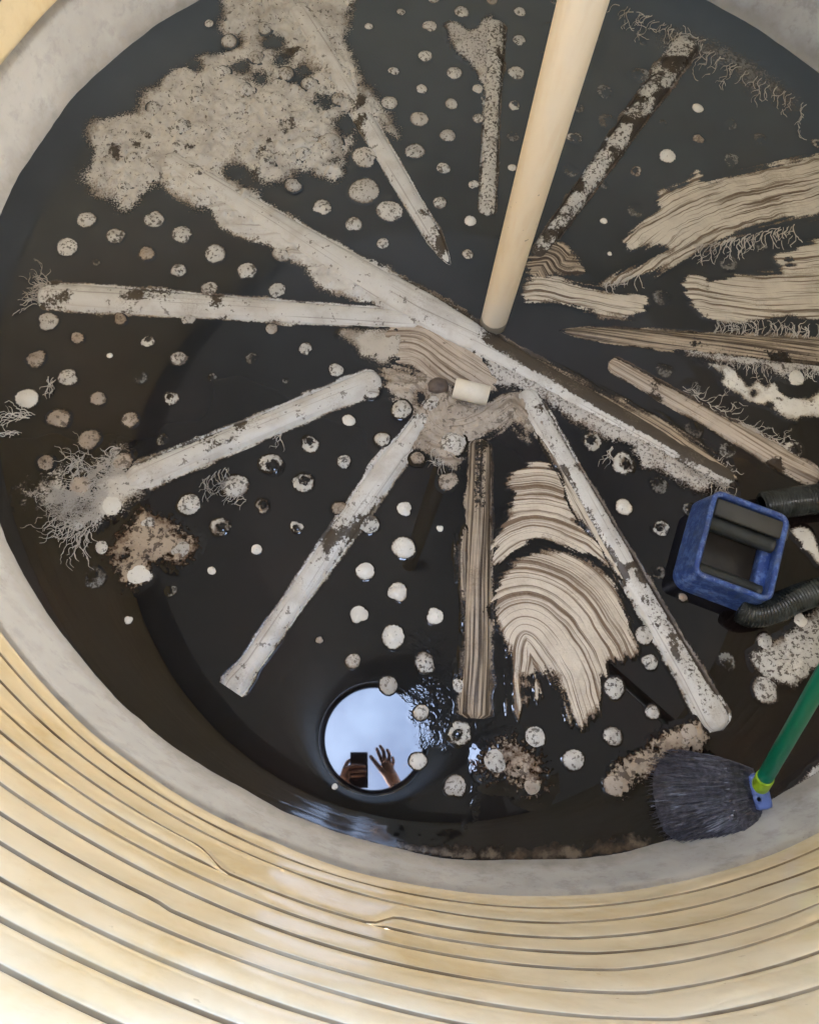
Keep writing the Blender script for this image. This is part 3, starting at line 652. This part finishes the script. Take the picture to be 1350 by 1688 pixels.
pipe('smooth pale grey pipe slanting down-left with a notched outer end', (722, 652), (382, 1138), [(0, 24), (.18, 30), (.22, 42), (.45, 44), (.7, 36), (.92, 34), (1, 46)], 'sheet', 'round', 'fork', seed=70, cover=[(0, .12, -1, 1, .5), (.44, .60, -1, 1, .25), (.78, .8, -.2, .4, .5)])
pipe('upright brown striped pipe between the black water and the cream swirls', (792, 722), (783, 1185), [(0, 36), (.3, 40), (.55, 46), (.8, 46), (1, 52)], 'brownstripe', 'round', 'flat', hgt=.28, seed=71, rag=.2, cover=[(.03, .3, -.5, .6, .55)])
pipe('pale pipe with black flecks sloping down to the broom', (862, 642), (1190, 1205), [(0, 44), (.25, 36), (.55, 42), (.85, 46), (1, 56)], 'sheet', 'round', 'round', seed=72, rag=.16, dirt_shade=(26, .54, 2.6), cover=[(.02, .24, -1, .7, .38), (.24, .6, .35, 1.2, .5), (.6, .95, -1, .5, .42), (.3, .9, -1.2, -.75, .6)])
# the drip lobe on the end of one pipe, the stringy mud on the flanks of others
patch('mud_splash', 'pale lobe of silt hanging off the inner end of the rising left pipe', 'silt lobe', [(585, 640), (612, 628), (626, 640), (622, 655), (606, 657), (596, 648)], 'sheet', None, .002, .004, .002, .008, seed=81)
patch('mud_fringe', 'fine grey fringe of mud hanging below the fringed brown pipe', 'mud fringe', [(1120, 575), (1200, 585), (1270, 592), (1365, 600), (1365, 640), (1335, 612), (1290, 622), (1250, 604), (1200, 600), (1140, 588)], 'froth', None, .014, .010, .0026, .003, freq=70, seed=82, dirt_shade=(60, .5, 2.2))
patch('mud_smear', 'dark striped mud film on the upper flank of the long diagonal pipe', 'mud smear', [(830, 575), (900, 600), (1000, 650), (1090, 690), (1170, 745), (1210, 785), (1195, 792), (1120, 755), (1040, 705), (960, 665), (880, 625)], 'brownstripe', [(800, 560), (1000, 660), (1220, 800)], .008, .008, .0026, .004, seed=83)
patch('mud_smear', 'tan mud film on the outer flank of the black flecked pipe', 'mud smear', [(905, 700), (930, 740), (945, 790), (975, 850), (1010, 905), (1040, 960), (1020, 950), (985, 890), (950, 850), (935, 800), (915, 760), (895, 730)], 'swept', [(890, 690), (1050, 980)], .006, .006, .0024, .003, seed=84)
patch('mud_smear', 'torn brown mud edge left of the upright brown pipe', 'mud smear', [(752, 900), (770, 880), (772, 1000), (768, 1100), (760, 1110), (764, 1000)], 'brownstripe', [(760, 880), (762, 1120)], .008, .008, .0024, .002, seed=85)

# ------------------------------------------------------------------ stringy silt threads
def threads(label, starts, seed, wpx=2.6, col='thread', z=.0050):
    r = random.Random(seed); V = []; Fc = []; cov = []
    def strand(x, y, ang, ln, w_, depth):
        pts = []; k = max(4, int(ln/4)); drift = r.uniform(-.05, .05)
        for i in range(k+1):
            pts.append((x, y)); ang2 = ang+math.sin(i*.9+r.random()*2)*.6+r.uniform(-.35, .35)+drift*i; x += math.cos(ang2)*4; y += math.sin(ang2)*4
            if depth and r.random() < .13: strand(x, y, ang+r.choice((-1, 1))*r.uniform(.4, .9), ln*r.uniform(.3, .55), w_*.75, depth-1)
        b0 = len(V); w_ = w_*.8
        for i, (qx, qy) in enumerate(pts):
            g = G(qx, qy); hw = .5*w_*(1-.6*i/k)*pxm(qx, qy)*r.uniform(.7, 1.3)
            q2 = G(*pts[min(i+1, k)]); q1 = G(*pts[max(i-1, 0)]); t = q2-q1
            t = t.normalized() if t.length > 1e-6 else Vector((1, 0, 0)); s = Vector((t.y, -t.x, 0))
            V.append(g+s*hw+Vector((0, 0, z-.0015))); V.append(g+Vector((0, 0, z+hw*.6))); V.append(g-s*hw+Vector((0, 0, z-.0015)))
            cov.extend((.55, .95, .55))
        for i in range(k):
            a = b0+i*3; Fc.append((a, a+1, a+4, a+3)); Fc.append((a+1, a+2, a+5, a+4))
    for (x0, y0, x1, y1, a0, a1, ln, cnt) in starts:
        cnt = int(cnt*1.7)
        for i in range(cnt):
            t = (i+r.random())/cnt
            strand(x0+(x1-x0)*t+r.uniform(-3, 3), y0+(y1-y0)*t+r.uniform(-3, 3), R_(r.uniform(a0, a1)), ln*r.uniform(.5, 1.2), wpx*r.uniform(.6, 1.2), 1)
    o = mk('silt_threads', V, Fc, MT[col], attrs={'cov': cov})
    tag(o, label, 'silt threads', None, 'stuff'); return o
threads('thin grey root-like silt threads under the wall at the upper right', [(1130, 60, 1330, 175, 80, 140, 45, 15), (1020, 10, 1110, 45, 60, 160, 40, 8), (1100, 45, 1160, 70, 90, 200, 30, 8)], 1, 2.2)
threads('dense root-like silt threads spreading from the left lower pipe to the wall', [(205, 770, 160, 860, 130, 200, 90, 30), (150, 790, 110, 850, 120, 200, 60, 16), (190, 735, 215, 790, 80, 200, 35, 14), (150, 870, 130, 880, 90, 130, 50, 5), (145, 740, 120, 770, 100, 140, 50, 3)], 2, 2.8)
threads('short hair-like silt threads at the rounded end of the thick left pipe', [(85, 470, 60, 500, 150, 250, 40, 16)], 3, 2.4)
threads('pale branching silt threads below the wavy mud smear', [(1150, 408, 1310, 372, 70, 130, 32, 24), (1000, 468, 1060, 450, 60, 130, 14, 8)], 4, 2.6)
threads('upright silt threads standing along the fringed brown pipe', [(1170, 548, 1350, 560, 240, 300, 26, 26), (1180, 590, 1350, 610, 60, 120, 22, 26)], 5, 2.2)
threads('white silt threads drifting at the left wall', [(60, 685, 30, 690, 160, 210, 50, 6), (40, 715, 10, 720, 150, 200, 40, 4), (95, 630, 80, 620, 60, 120, 40, 4)], 6, 2.4, 'white')
threads('loose silt threads round the lump under the left lower pipe', [(335, 790, 380, 770, 60, 110, 45, 8), (380, 800, 410, 830, 90, 200, 30, 6), (462, 705, 466, 720, 70, 110, 40, 2)], 7, 2.2)
threads('curly silt threads along the glossy brown pipe', [(1120, 640, 1300, 740, -60, 40, 26, 22), (1080, 740, 1150, 780, 60, 140, 20, 10)], 8, 2.0)
threads('curly silt threads round the mud mound lump at the hub', [(700, 690, 740, 765, 20, 160, 30, 18), (730, 660, 720, 700, 60, 120, 30, 6)], 9, 2.0)
threads('frilly silt threads where the long diagonal pipe meets the blue box', [(1130, 775, 1200, 800, 20, 200, 18, 20), (985, 680, 1200, 780, -70, 0, 12, 30)], 10, 2.2)
threads('looped silt thread hanging below the frothy strip', [(1008, 735, 1010, 740, 80, 110, 60, 2)], 11, 2.6)

# ------------------------------------------------------------------ support pole, stub
P0 = G(813, 532); dp = depth_of(P0)
P1 = ray_at(961, 0, dp*.512); dirp = (P1-P0).normalized(); rp = 21.5*dp/F
topz = roofz(.05)-.03
Lp = (topz-P0.z)/dirp.z
pole = tag(empty('support_pole', P0), 'thick cream pole standing upright in the middle and rising out of the top', 'pole')
bp = NB('cream_pole'); Pn = bp.pos()
zz = bp.n('ShaderNodeSeparateXYZ'); bp.link(Pn, zz.inputs[0])
g1 = bp.noise(bp.scalev(Pn, 60, 60, 4), 1, 4, .6)
c = bp.mix(bp.math('MULTIPLY', bp.step(g1, .45, .7), .5), (.93, .80, .59), (.86, .69, .46))
hz = bp.math('ADD', zz.outputs[2], bp.math('MULTIPLY', bp.math('SUBTRACT', bp.noise(Pn, 12, 3), .5), .12))
c = bp.mix(bp.math('SUBTRACT', 1, bp.step(hz, .06, .28)), c, (.80, .75, .66))
h2 = bp.math('ADD', zz.outputs[2], bp.math('MULTIPLY', bp.math('SUBTRACT', bp.noise(Pn, 40, 3), .5), .014))
c = bp.mix(bp.math('SUBTRACT', 1, bp.step(h2, .030, .036)), c, (.24, .225, .20))
c = bp.mix(bp.math('MULTIPLY', bp.step(bp.noise(Pn, 55, 2), .72, .76), .6), c, (.2, .14, .08))
bp.link(c, bp.p.inputs['Base Color']); bp.p.inputs['Roughness'].default_value = .45; bp.bump(g1, .15, .002)
V, Fc = tube([P0+dirp*(-.02+Lp*i/40) for i in range(41)], rp, 40); mk('pole_shaft', V, Fc, bp.m, pole)
V, Fc = tube([P0+dirp*-.02, P0+dirp*.006, P0+dirp*.008], [rp*1.035, rp*1.035, rp*1.0], 40); mk('pole_foot', V, Fc, simple('grey_wet_end', (.33, .31, .28), .2, .3, 60), pole)

a = G(748, 641, .02); b = G(804, 655, .02); ax = (b-a).normalized(); r_ = 16.5*pxm(776, 648); 
a.z = b.z = r_*.9+.006
stub = []; m = 28; pr = [(0, r_*.82), (0, r_*.97), (.002, r_), (1, r_), (1.0, r_*.97), (1, r_*.82), (.5, r_*.8), (0, r_*.82)]
L = (b-a).length; s1 = Vector((0, 0, 1)); s2 = ax.cross(s1)
V = []
for t, q in pr:
    for k in range(m):
        al = 2*math.pi*k/m; V.append(a+ax*(t*L)+(s1*math.cos(al)+s2*math.sin(al))*q)
o = mk('pipe_stub', V, grid_faces(len(pr), m, True), simple('white_pvc', (.80, .76, .67), .3, .12, 40), smooth=False)
for p in o.data.polygons: p.use_smooth = True
tag(o, 'short white cut pipe stub lying on the mud at the hub', 'pipe stub')
bm = bmesh.new(); bmesh.ops.create_icosphere(bm, subdivisions=3, radius=1)
ce = G(722, 638); 
for v in bm.verts:
    k = 1+.5*(float(fbm(np.array(v.co.x*2+5), np.array(v.co.y*2+v.co.z), 4))-.5); v.co = Vector((ce.x+v.co.x*.026*k, ce.y+v.co.y*.020*k, .004+v.co.z*.016*k))
tag(bmo('mud_clod', bm, simple('dark_clod', (.13, .10, .085), .5, .4, 60, .6)), 'dark brown clod of mud at the left end of the white stub', 'mud clod')

# ------------------------------------------------------------------ blue box with hoses
ZT = .058*S
cs = [G(1178, 806, ZT), G(1302, 852, ZT), G(1272, 992, ZT), G(1147, 945, ZT)]
cen = sum(cs, Vector())/4; ux = ((cs[1]-cs[0])+(cs[2]-cs[3]))/2; uy = ((cs[0]-cs[3])+(cs[1]-cs[2]))/2
WX, WY = ux.length, uy.length; ux.normalize(); uy = Vector((-ux.y, ux.x, 0))
boxo = tag(empty('suction_box', (cen.x, cen.y, 0)), 'scuffed blue open-topped box frame lying in the water at the right', 'suction box')
def rrect(w_, h_, r, k=6):
    out = []
    for cx_, cy_, a0 in ((w_/2-r, h_/2-r, 0), (-w_/2+r, h_/2-r, 90), (-w_/2+r, -h_/2+r, 180), (w_/2-r, -h_/2+r, 270)):
        for i in range(k+1): al = R_(a0+90*i/k); out.append((cx_+r*math.cos(al), cy_+r*math.sin(al)))
    return out
prof = [(.013, -.004), (.007, ZT*.5), (.002, ZT*.88), (.0035, ZT*.95), (.0, ZT), (-.005, ZT), (-.0085, ZT*.96), (-.0085, ZT*.90), (-.0045, ZT*.5), (-.003, -.004)]
V = []; nseg = 0
for (o_, z) in prof:
    ring_ = rrect(WX+2*o_, WY+2*o_, .020+max(-.012, o_)); nseg = len(ring_)
    for (x, y) in ring_: V.append(Vector((cen.x, cen.y, 0))+ux*x+uy*y+Vector((0, 0, z)))
bb = NB('scuffed_blue_plastic'); Pn = bb.pos(); q1 = bb.noise(Pn, 60, 5, .7); q2 = bb.noise(Pn, 150, 3, .6)
c = bb.mix(bb.step(q1, .45, .62), (.025, .06, .24), (.10, .18, .46)); c = bb.mix(bb.math('MULTIPLY', bb.step(bb.noise(Pn, 75, 5, .75), .52, .72), .6), c, (.36, .44, .62))
c = bb.mix(bb.math('MULTIPLY', bb.step(bb.noise(Pn, 30, 4), .55, .68), .6), c, (.018, .02, .05))
bb.link(c, bb.p.inputs['Base Color']); bb.p.inputs['Roughness'].default_value = .3; bb.bump(q2, .4, .003)
mk('box_frame', V, [f[::-1] for f in grid_faces(len(prof), nseg, True)], bb.m, boxo)
dk = simple('dark_rubber', (.030, .034, .034), .42, .3, 40, .2)
rot = Matrix((ux, uy, Vector((0, 0, 1)))).transposed()
def loc(x, y, z): return Vector((cen.x, cen.y, 0))+ux*(x*WX)+uy*(y*WY)+Vector((0, 0, z))
for (y, rr_, z) in ((.17, .017, .062), (-.36, .015, .050)):
    V, Fc = tube([loc(-.44+.88*i/12, y, z) for i in range(13)], rr_, 20); mk('cross_bar', V, Fc, dk, boxo)
bm = bmesh.new(); box(bm, loc(.06, .335, ZT-.012), WX*.98, WY*.20, .012, rot, .004); bmo('rubber_flap', bm, simple('grey_flap', (.060, .060, .055), .35, .35, 25), boxo)
bm = bmesh.new(); box(bm, loc(.40, -.12, .045), WX*.14, WY*.52, .03, rot, .004); bmo('inner_ledge', bm, bb.m, boxo)
bm = bmesh.new(); box(bm, loc(-.02, -.05, .004), WX*.9, WY*.9, .014, rot, .003); bmo('filter_plate', bm, simple('muddy_plate', (.045, .038, .03), .3, .3, 20), boxo)
hm = NB('black_hose'); Pn = hm.pos(); hm.link(hm.mix(hm.step(hm.noise(Pn, 25, 4), .4, .7), (.012, .015, .015), (.045, .052, .050)), hm.p.inputs['Base Color']); hm.p.inputs['Roughness'].default_value = .18
def hose(label, pts, r):
    Ln = sum((Vector(pts[i+1])-Vector(pts[i])).length for i in range(len(pts)-1)); per = .0085; n = int(Ln/per*5)
    path = smoothpath(pts, n); rad = [r*(1+.045*math.sin(2*math.pi*i/5)) for i in range(n)]
    for i in range(n):
        e = min(i, n-1-i)
        if e < 3: rad[i] *= .7+.1*e
    V, Fc = tube(path, rad, 22); return tag(mk('suction_hose', V, Fc, hm.m), label, 'hose', 'black hoses by the blue box')
def gz(x, y, z): return G(x, y, z)
hose('black ribbed hose running to the right edge above the blue box', [gz(1255, 835, .03), gz(1300, 828, .035), gz(1350, 822, .04), gz(1420, 812, .045), gz(1500, 800, .05)], 24*pxm(1300, 830))
hose('black ribbed hose curling out from under the lower edge of the blue box', [gz(1218, 1003, .026), gz(1238, 1012, .032), gz(1275, 1006, .036), gz(1310, 988, .038), gz(1350, 975, .04), gz(1430, 955, .045), gz(1500, 940, .05)], 22*pxm(1300, 990))

# ------------------------------------------------------------------ broom
br = tag(empty('broom', G(1247, 1305)), 'green-handled broom with dark bristles soaking in the water at the lower right', 'broom')
bmx = simple('blue_broom_stock', (.13, .20, .52), .3, .25, 50)
p = G(1248, 1305, .03); d1 = (G(1255, 1330)-G(1243, 1280)).normalized(); d2 = Vector((-d1.y, d1.x, 0))
rot = Matrix((d1, d2, Vector((0, 0, 1)))).transposed()
bm = bmesh.new(); box(bm, p, 56*pxm(1248, 1305), 30*pxm(1248, 1305), .042, rot, .012)
bmesh.ops.subdivide_edges(bm, edges=bm.edges[:], cuts=1); bmo('broom_stock', bm, bmx, br)
V, Fc = tube([G(1249, 1318, .047)+Vector((0, 0, .001*i)) for i in range(6)], [.008, .0095, .010, .0095, .008, .004], 16); mk('stock_boss', V, Fc, bmx, br)
hb = G(1253, 1296, .045); db = depth_of(hb); ht = ray_at(1352, 1124, db*.83); hd = (ht-hb).normalized(); hr = 12.6*db/F
gm = simple('green_handle_paint', (.0, .145, .085), .3, .12, 20)
HLen = 1.0
while True:
    e = hb+hd*HLen
    if e.xy.length < RCm-.06 and e.z < .8*S or HLen < .2: break
    HLen -= .03
V, Fc = tube([hb+hd*(.030+(HLen-.03)*i/24) for i in range(25)], hr, 24); mk('broom_handle', V, Fc, gm, br)
V, Fc = tube([hb+hd*q for q in (-.006, 0, .004, .034, .038, .039)], [hr*1.0, hr*1.12, hr*1.14, hr*1.14, hr*1.1, hr*.9], 24); mk('handle_socket', V, Fc, simple('lime_socket', (.36, .58, .03), .35, .3, 60), br)
bmat = NB('dark_bristles'); Pn = bmat.pos(); oc = bmat.noise(Pn, 90, 4, .7)
bmat.link(bmat.mix(bmat.step(oc, .35, .7), (.022, .023, .033), (.105, .103, .138)), bmat.p.inputs['Base Color']); bmat.p.inputs['Roughness'].default_value = .3
V = []; Fc = []; r = random.Random(5)
rootA, rootB = (1240, 1268), (1256, 1348)
def tipat(s):
    pts = [(1098, 1236), (1072, 1252), (1064, 1275), (1066, 1310), (1072, 1345), (1085, 1378), (1110, 1396), (1150, 1398), (1190, 1388)]
    t = s*(len(pts)-1); i = min(int(t), len(pts)-2); u = t-i
    return (pts[i][0]*(1-u)+pts[i+1][0]*u, pts[i][1]*(1-u)+pts[i+1][1]*u)
for i in range(4200):
    cl = r.randrange(90); s = min(1, max(0, (cl+.5)/90+r.gauss(0, .004))); f = r.uniform(.55, 1.0)**.7*(.93+.07*math.sin(cl*2.7))
    x0 = rootA[0]+(rootB[0]-rootA[0])*s+r.uniform(-6, 2); y0 = rootA[1]+(rootB[1]-rootA[1])*s
    s2 = min(1, max(0, s+.05*math.sin(cl*1.9)+r.gauss(0, .016))); tx, ty = tipat(s2); tx += r.uniform(-7, 10); ty += r.uniform(-5, 5)
    tx = x0+(tx-x0)*f; ty = y0+(ty-y0)*f
    zl = r.uniform(.010, .055); bow = r.uniform(-10, 10)
    mx, my = (x0+tx)/2, (y0+ty)/2+bow
    p_ = smoothpath([G(x0, y0, .032), G(x0*.7+tx*.3, y0*.7+ty*.3+bow*.6, .025+zl*.7), G(x0*.3+tx*.7, y0*.3+ty*.7+bow*.7, zl*.75+.006), G(tx, ty, .004+r.random()*.012*(1.6-f))], 6)
    b0 = len(V); wd = r.uniform(.0007, .0016)
    for k, q in enumerate(p_):
        t = (p_[min(k+1, 5)]-p_[max(k-1, 0)]).normalized(); sd2 = Vector((t.y, -t.x, 0)); ww = wd*(1-.75*k/5)
        V.append(q+sd2*ww); V.append(q-sd2*ww+Vector((0, 0, r.uniform(-.001, .001))))
    for k in range(5): a_ = b0+2*k; Fc.append((a_, a_+1, a_+3, a_+2))
o = mk('bristles', V, Fc, bmat.m, br, smooth=False); o['kind'] = 'stuff'
# dense core of the bristle bundle
V = []; cols = 26; rows = 14
for i in range(rows):
    f = i/(rows-1)*.93
    for j in range(cols):
        s = j/(cols-1); x0 = rootA[0]+(rootB[0]-rootA[0])*s; y0 = rootA[1]+(rootB[1]-rootA[1])*s; tx, ty = tipat(s)
        h = (.030+.022*math.sin(math.pi*min(1, f*1.05)))*math.sin(math.pi*(.08+.84*s))**.6*(1-.75*f**2)+.003*math.sin(j*2.3+i*.4)
        g = G(x0+(tx-x0)*f, y0+(ty-y0)*f, .01); V.append((g.x, g.y, max(.0, h) if 0 < j < cols-1 and i < rows-1 else -.002))
o = mk('bristle_core', V, [q[::-1] for q in grid_faces(rows, cols)], bmat.m, br)

# ------------------------------------------------------------------ person holding a phone over the hatch
def RP(px, py, dz=0.0):
    """a point near camera height whose mirror image in the water falls on that pixel"""
    g = G(px, py, -S-dz); return Vector((g.x, g.y, S+dz))
ph = tag(empty('phone', Vector(CAM)), 'dark smartphone mirrored in the water, held over the hatch by a hand', 'phone')
Mr = Matrix([list(r) for r in M]); off = Vector(CAM)
def camp(x, y, z): return off+Mr@Vector((x, y, z))
bm = bmesh.new(); box(bm, camp(.018, -.048, .009), .070, .140, .009, Mr, .004)
bmo('phone_body', bm, simple('phone_shell', (.018, .013, .016), .25), ph)
bm = bmesh.new(); box(bm, camp(.018, -.048, .0142), .064, .132, .0010, Mr); bmo('phone_screen', bm, simple('phone_glass', (.01, .01, .012), .05), ph)
V, Fc = tube([camp(0, 0, .0052), camp(0, 0, .0034)], [.007, .007], 20)
o = mk('lens_ring', [camp(math.cos(2*math.pi*i/24)*q, math.sin(2*math.pi*i/24)*q, zq) for (q, zq) in ((.010, .0045), (.010, .003), (.008, .003), (.008, .0045)) for i in range(24)], grid_faces(4, 24, True), MT['collar'], ph)

skin = NB('skin'); Pn = skin.pos(); skin.link(skin.mix(skin.step(skin.noise(Pn, 60, 3), .4, .7), (.42, .22, .15), (.33, .15, .10)), skin.p.inputs['Base Color']); skin.p.inputs['Roughness'].default_value = .5
per = tag(empty('person', (CAM[0], CAM[1]-.5, -.05)), 'person in a dark top mirrored in the water, both hands raised over the hatch', 'person')
def skinned(name, nodes, edges, mat, parent, root=0):
    me = bpy.data.meshes.new(name); me.from_pydata([n_[0] for n_ in nodes], edges, []); me.materials.append(mat)
    o = bpy.data.objects.new(name, me); C.objects.link(o)
    md = o.modifiers.new('skin', 'SKIN'); md.use_smooth_shade = True
    sk = me.skin_vertices[0].data if me.skin_vertices else None
    if sk is None:
        bm = bmesh.new(); bm.from_mesh(me); bm.verts.layers.skin.verify(); bm.to_mesh(me); bm.free(); sk = me.skin_vertices[0].data
    for i, n_ in enumerate(nodes): sk[i].radius = (n_[1], n_[1]); sk[i].use_root = (i == root)
    sb = o.modifiers.new('subd', 'SUBSURF'); sb.levels = 1; sb.render_levels = 1
    o.parent = parent; o.matrix_parent_inverse = Matrix.Translation(parent.location).inverted(); return o
N = []; E = []
def add(p, r, frm=None):
    N.append((tuple(p), r))
    if frm is not None: E.append((frm, len(N)-1))
    return len(N)-1
bx, by = CAM[0]+.05, CAM[1]-.52
pel = add((bx, by-.05, .92), .12); ch = add((bx, by-.03, 1.2), .13, pel); nk = add((bx, by, 1.43), .055, ch); hd0 = add((bx, by+.03, 1.52), .085, nk); hd1 = add((bx, by+.04, 1.62), .082, hd0)
for sx in (-1, 1):
    hp = add((bx+sx*.09, by-.05, .86), .085, pel); kn = add((bx+sx*.11, by, .46), .058, hp); an = add((bx+sx*.11, by-.03, .04), .04, kn); add((bx+sx*.12, by+.13, -.01), .032, an)
# left hand (image left) wraps the phone, right hand is raised beside it
shl = add((bx-.17, by, 1.38), .055, ch); ell = add((bx-.27, by+.12, 1.50), .042, shl); wl = add(RP(556, 1320, .015), .026, ell)
pl = add(RP(566, 1292, .002), .027, wl); pk = add(RP(572, 1278, -.006), .026, pl)
for k, (yy, x1) in enumerate(((1264, 600), (1272, 603), (1280, 603), (1288, 599))):
    f0 = add(RP(574+k, yy+1, -.012), .0088, pk if k < 2 else pl); f1 = add(RP(586, yy-1, -.017), .0084, f0); f2 = add(RP(x1, yy, -.008), .0072, f1); add(RP(x1+2, yy+1, .004), .006, f2)
t0 = add(RP(568, 1268, .010), .0105, pk); t1 = add(RP(573, 1256, .022), .009, t0); add(RP(582, 1252, .026), .0075, t1)
shr = add((bx+.17, by, 1.38), .055, ch); elr = add((bx+.30, by+.12, 1.50), .042, shr); wr = add(RP(660, 1308, .01), .027, elr)
pr_ = add(RP(648, 1284, .002), .027, wr); pk2 = add(RP(637, 1268, -.002), .026, pr_)
for (pts, r0) in (([(629, 1254), (624, 1242), (620, 1232)], .0088), ([(634, 1250), (632, 1238), (625, 1228)], .009), ([(641, 1254), (642, 1244), (637, 1234)], .0088), ([(647, 1262), (649, 1254), (646, 1247)], .0075)):
    pv = pk2
    for k, q in enumerate(pts): pv = add(RP(q[0], q[1], -.004*k), r0*(1-.12*k), pv)
t0 = add(RP(627, 1268, -.008), .0105, pr_); t1 = add(RP(617, 1255, -.010), .009, t0); add(RP(609, 1245, -.010), .0075, t1)
skinned('body', N, E, skin.m, per)
cloth = simple('dark_cloth', (.03, .025, .045), .8, .3, 40)
def lerp(a, b, t): return tuple(Vector(a)*(1-t)+Vector(b)*t)
N2 = [((bx, by-.05, .90), .15), ((bx, by-.03, 1.2), .155), ((bx-.17, by, 1.38), .075), (N[ell][0], .058), (lerp(N[ell][0], N[wl][0], .45), .05), ((bx+.17, by, 1.38), .075), (N[elr][0], .058), (lerp(N[elr][0], N[wr][0], .45), .05)]
skinned('shirt', N2, [(0, 1), (1, 2), (2, 3), (3, 4), (1, 5), (5, 6), (6, 7)], cloth, per)
N3 = [((bx, by-.05, .93), .16)]; E3 = []
for sx in (-1, 1): N3 += [((bx+sx*.10, by-.05, .80), .11), ((bx+sx*.11, by, .46), .085), ((bx+sx*.11, by-.03, .10), .07)]; b0 = len(N3)-3; E3 += [(0, b0), (b0, b0+1), (b0+1, b0+2)]
skinned('trousers', N3, E3, simple('dark_denim', (.04, .05, .09), .8, .3, 40), per)
skinned('hair', [((bx, by+.0, 1.66), .075), ((bx, by-.04, 1.58), .078)], [(0, 1)], simple('brown_hair', (.05, .03, .02), .6), per)
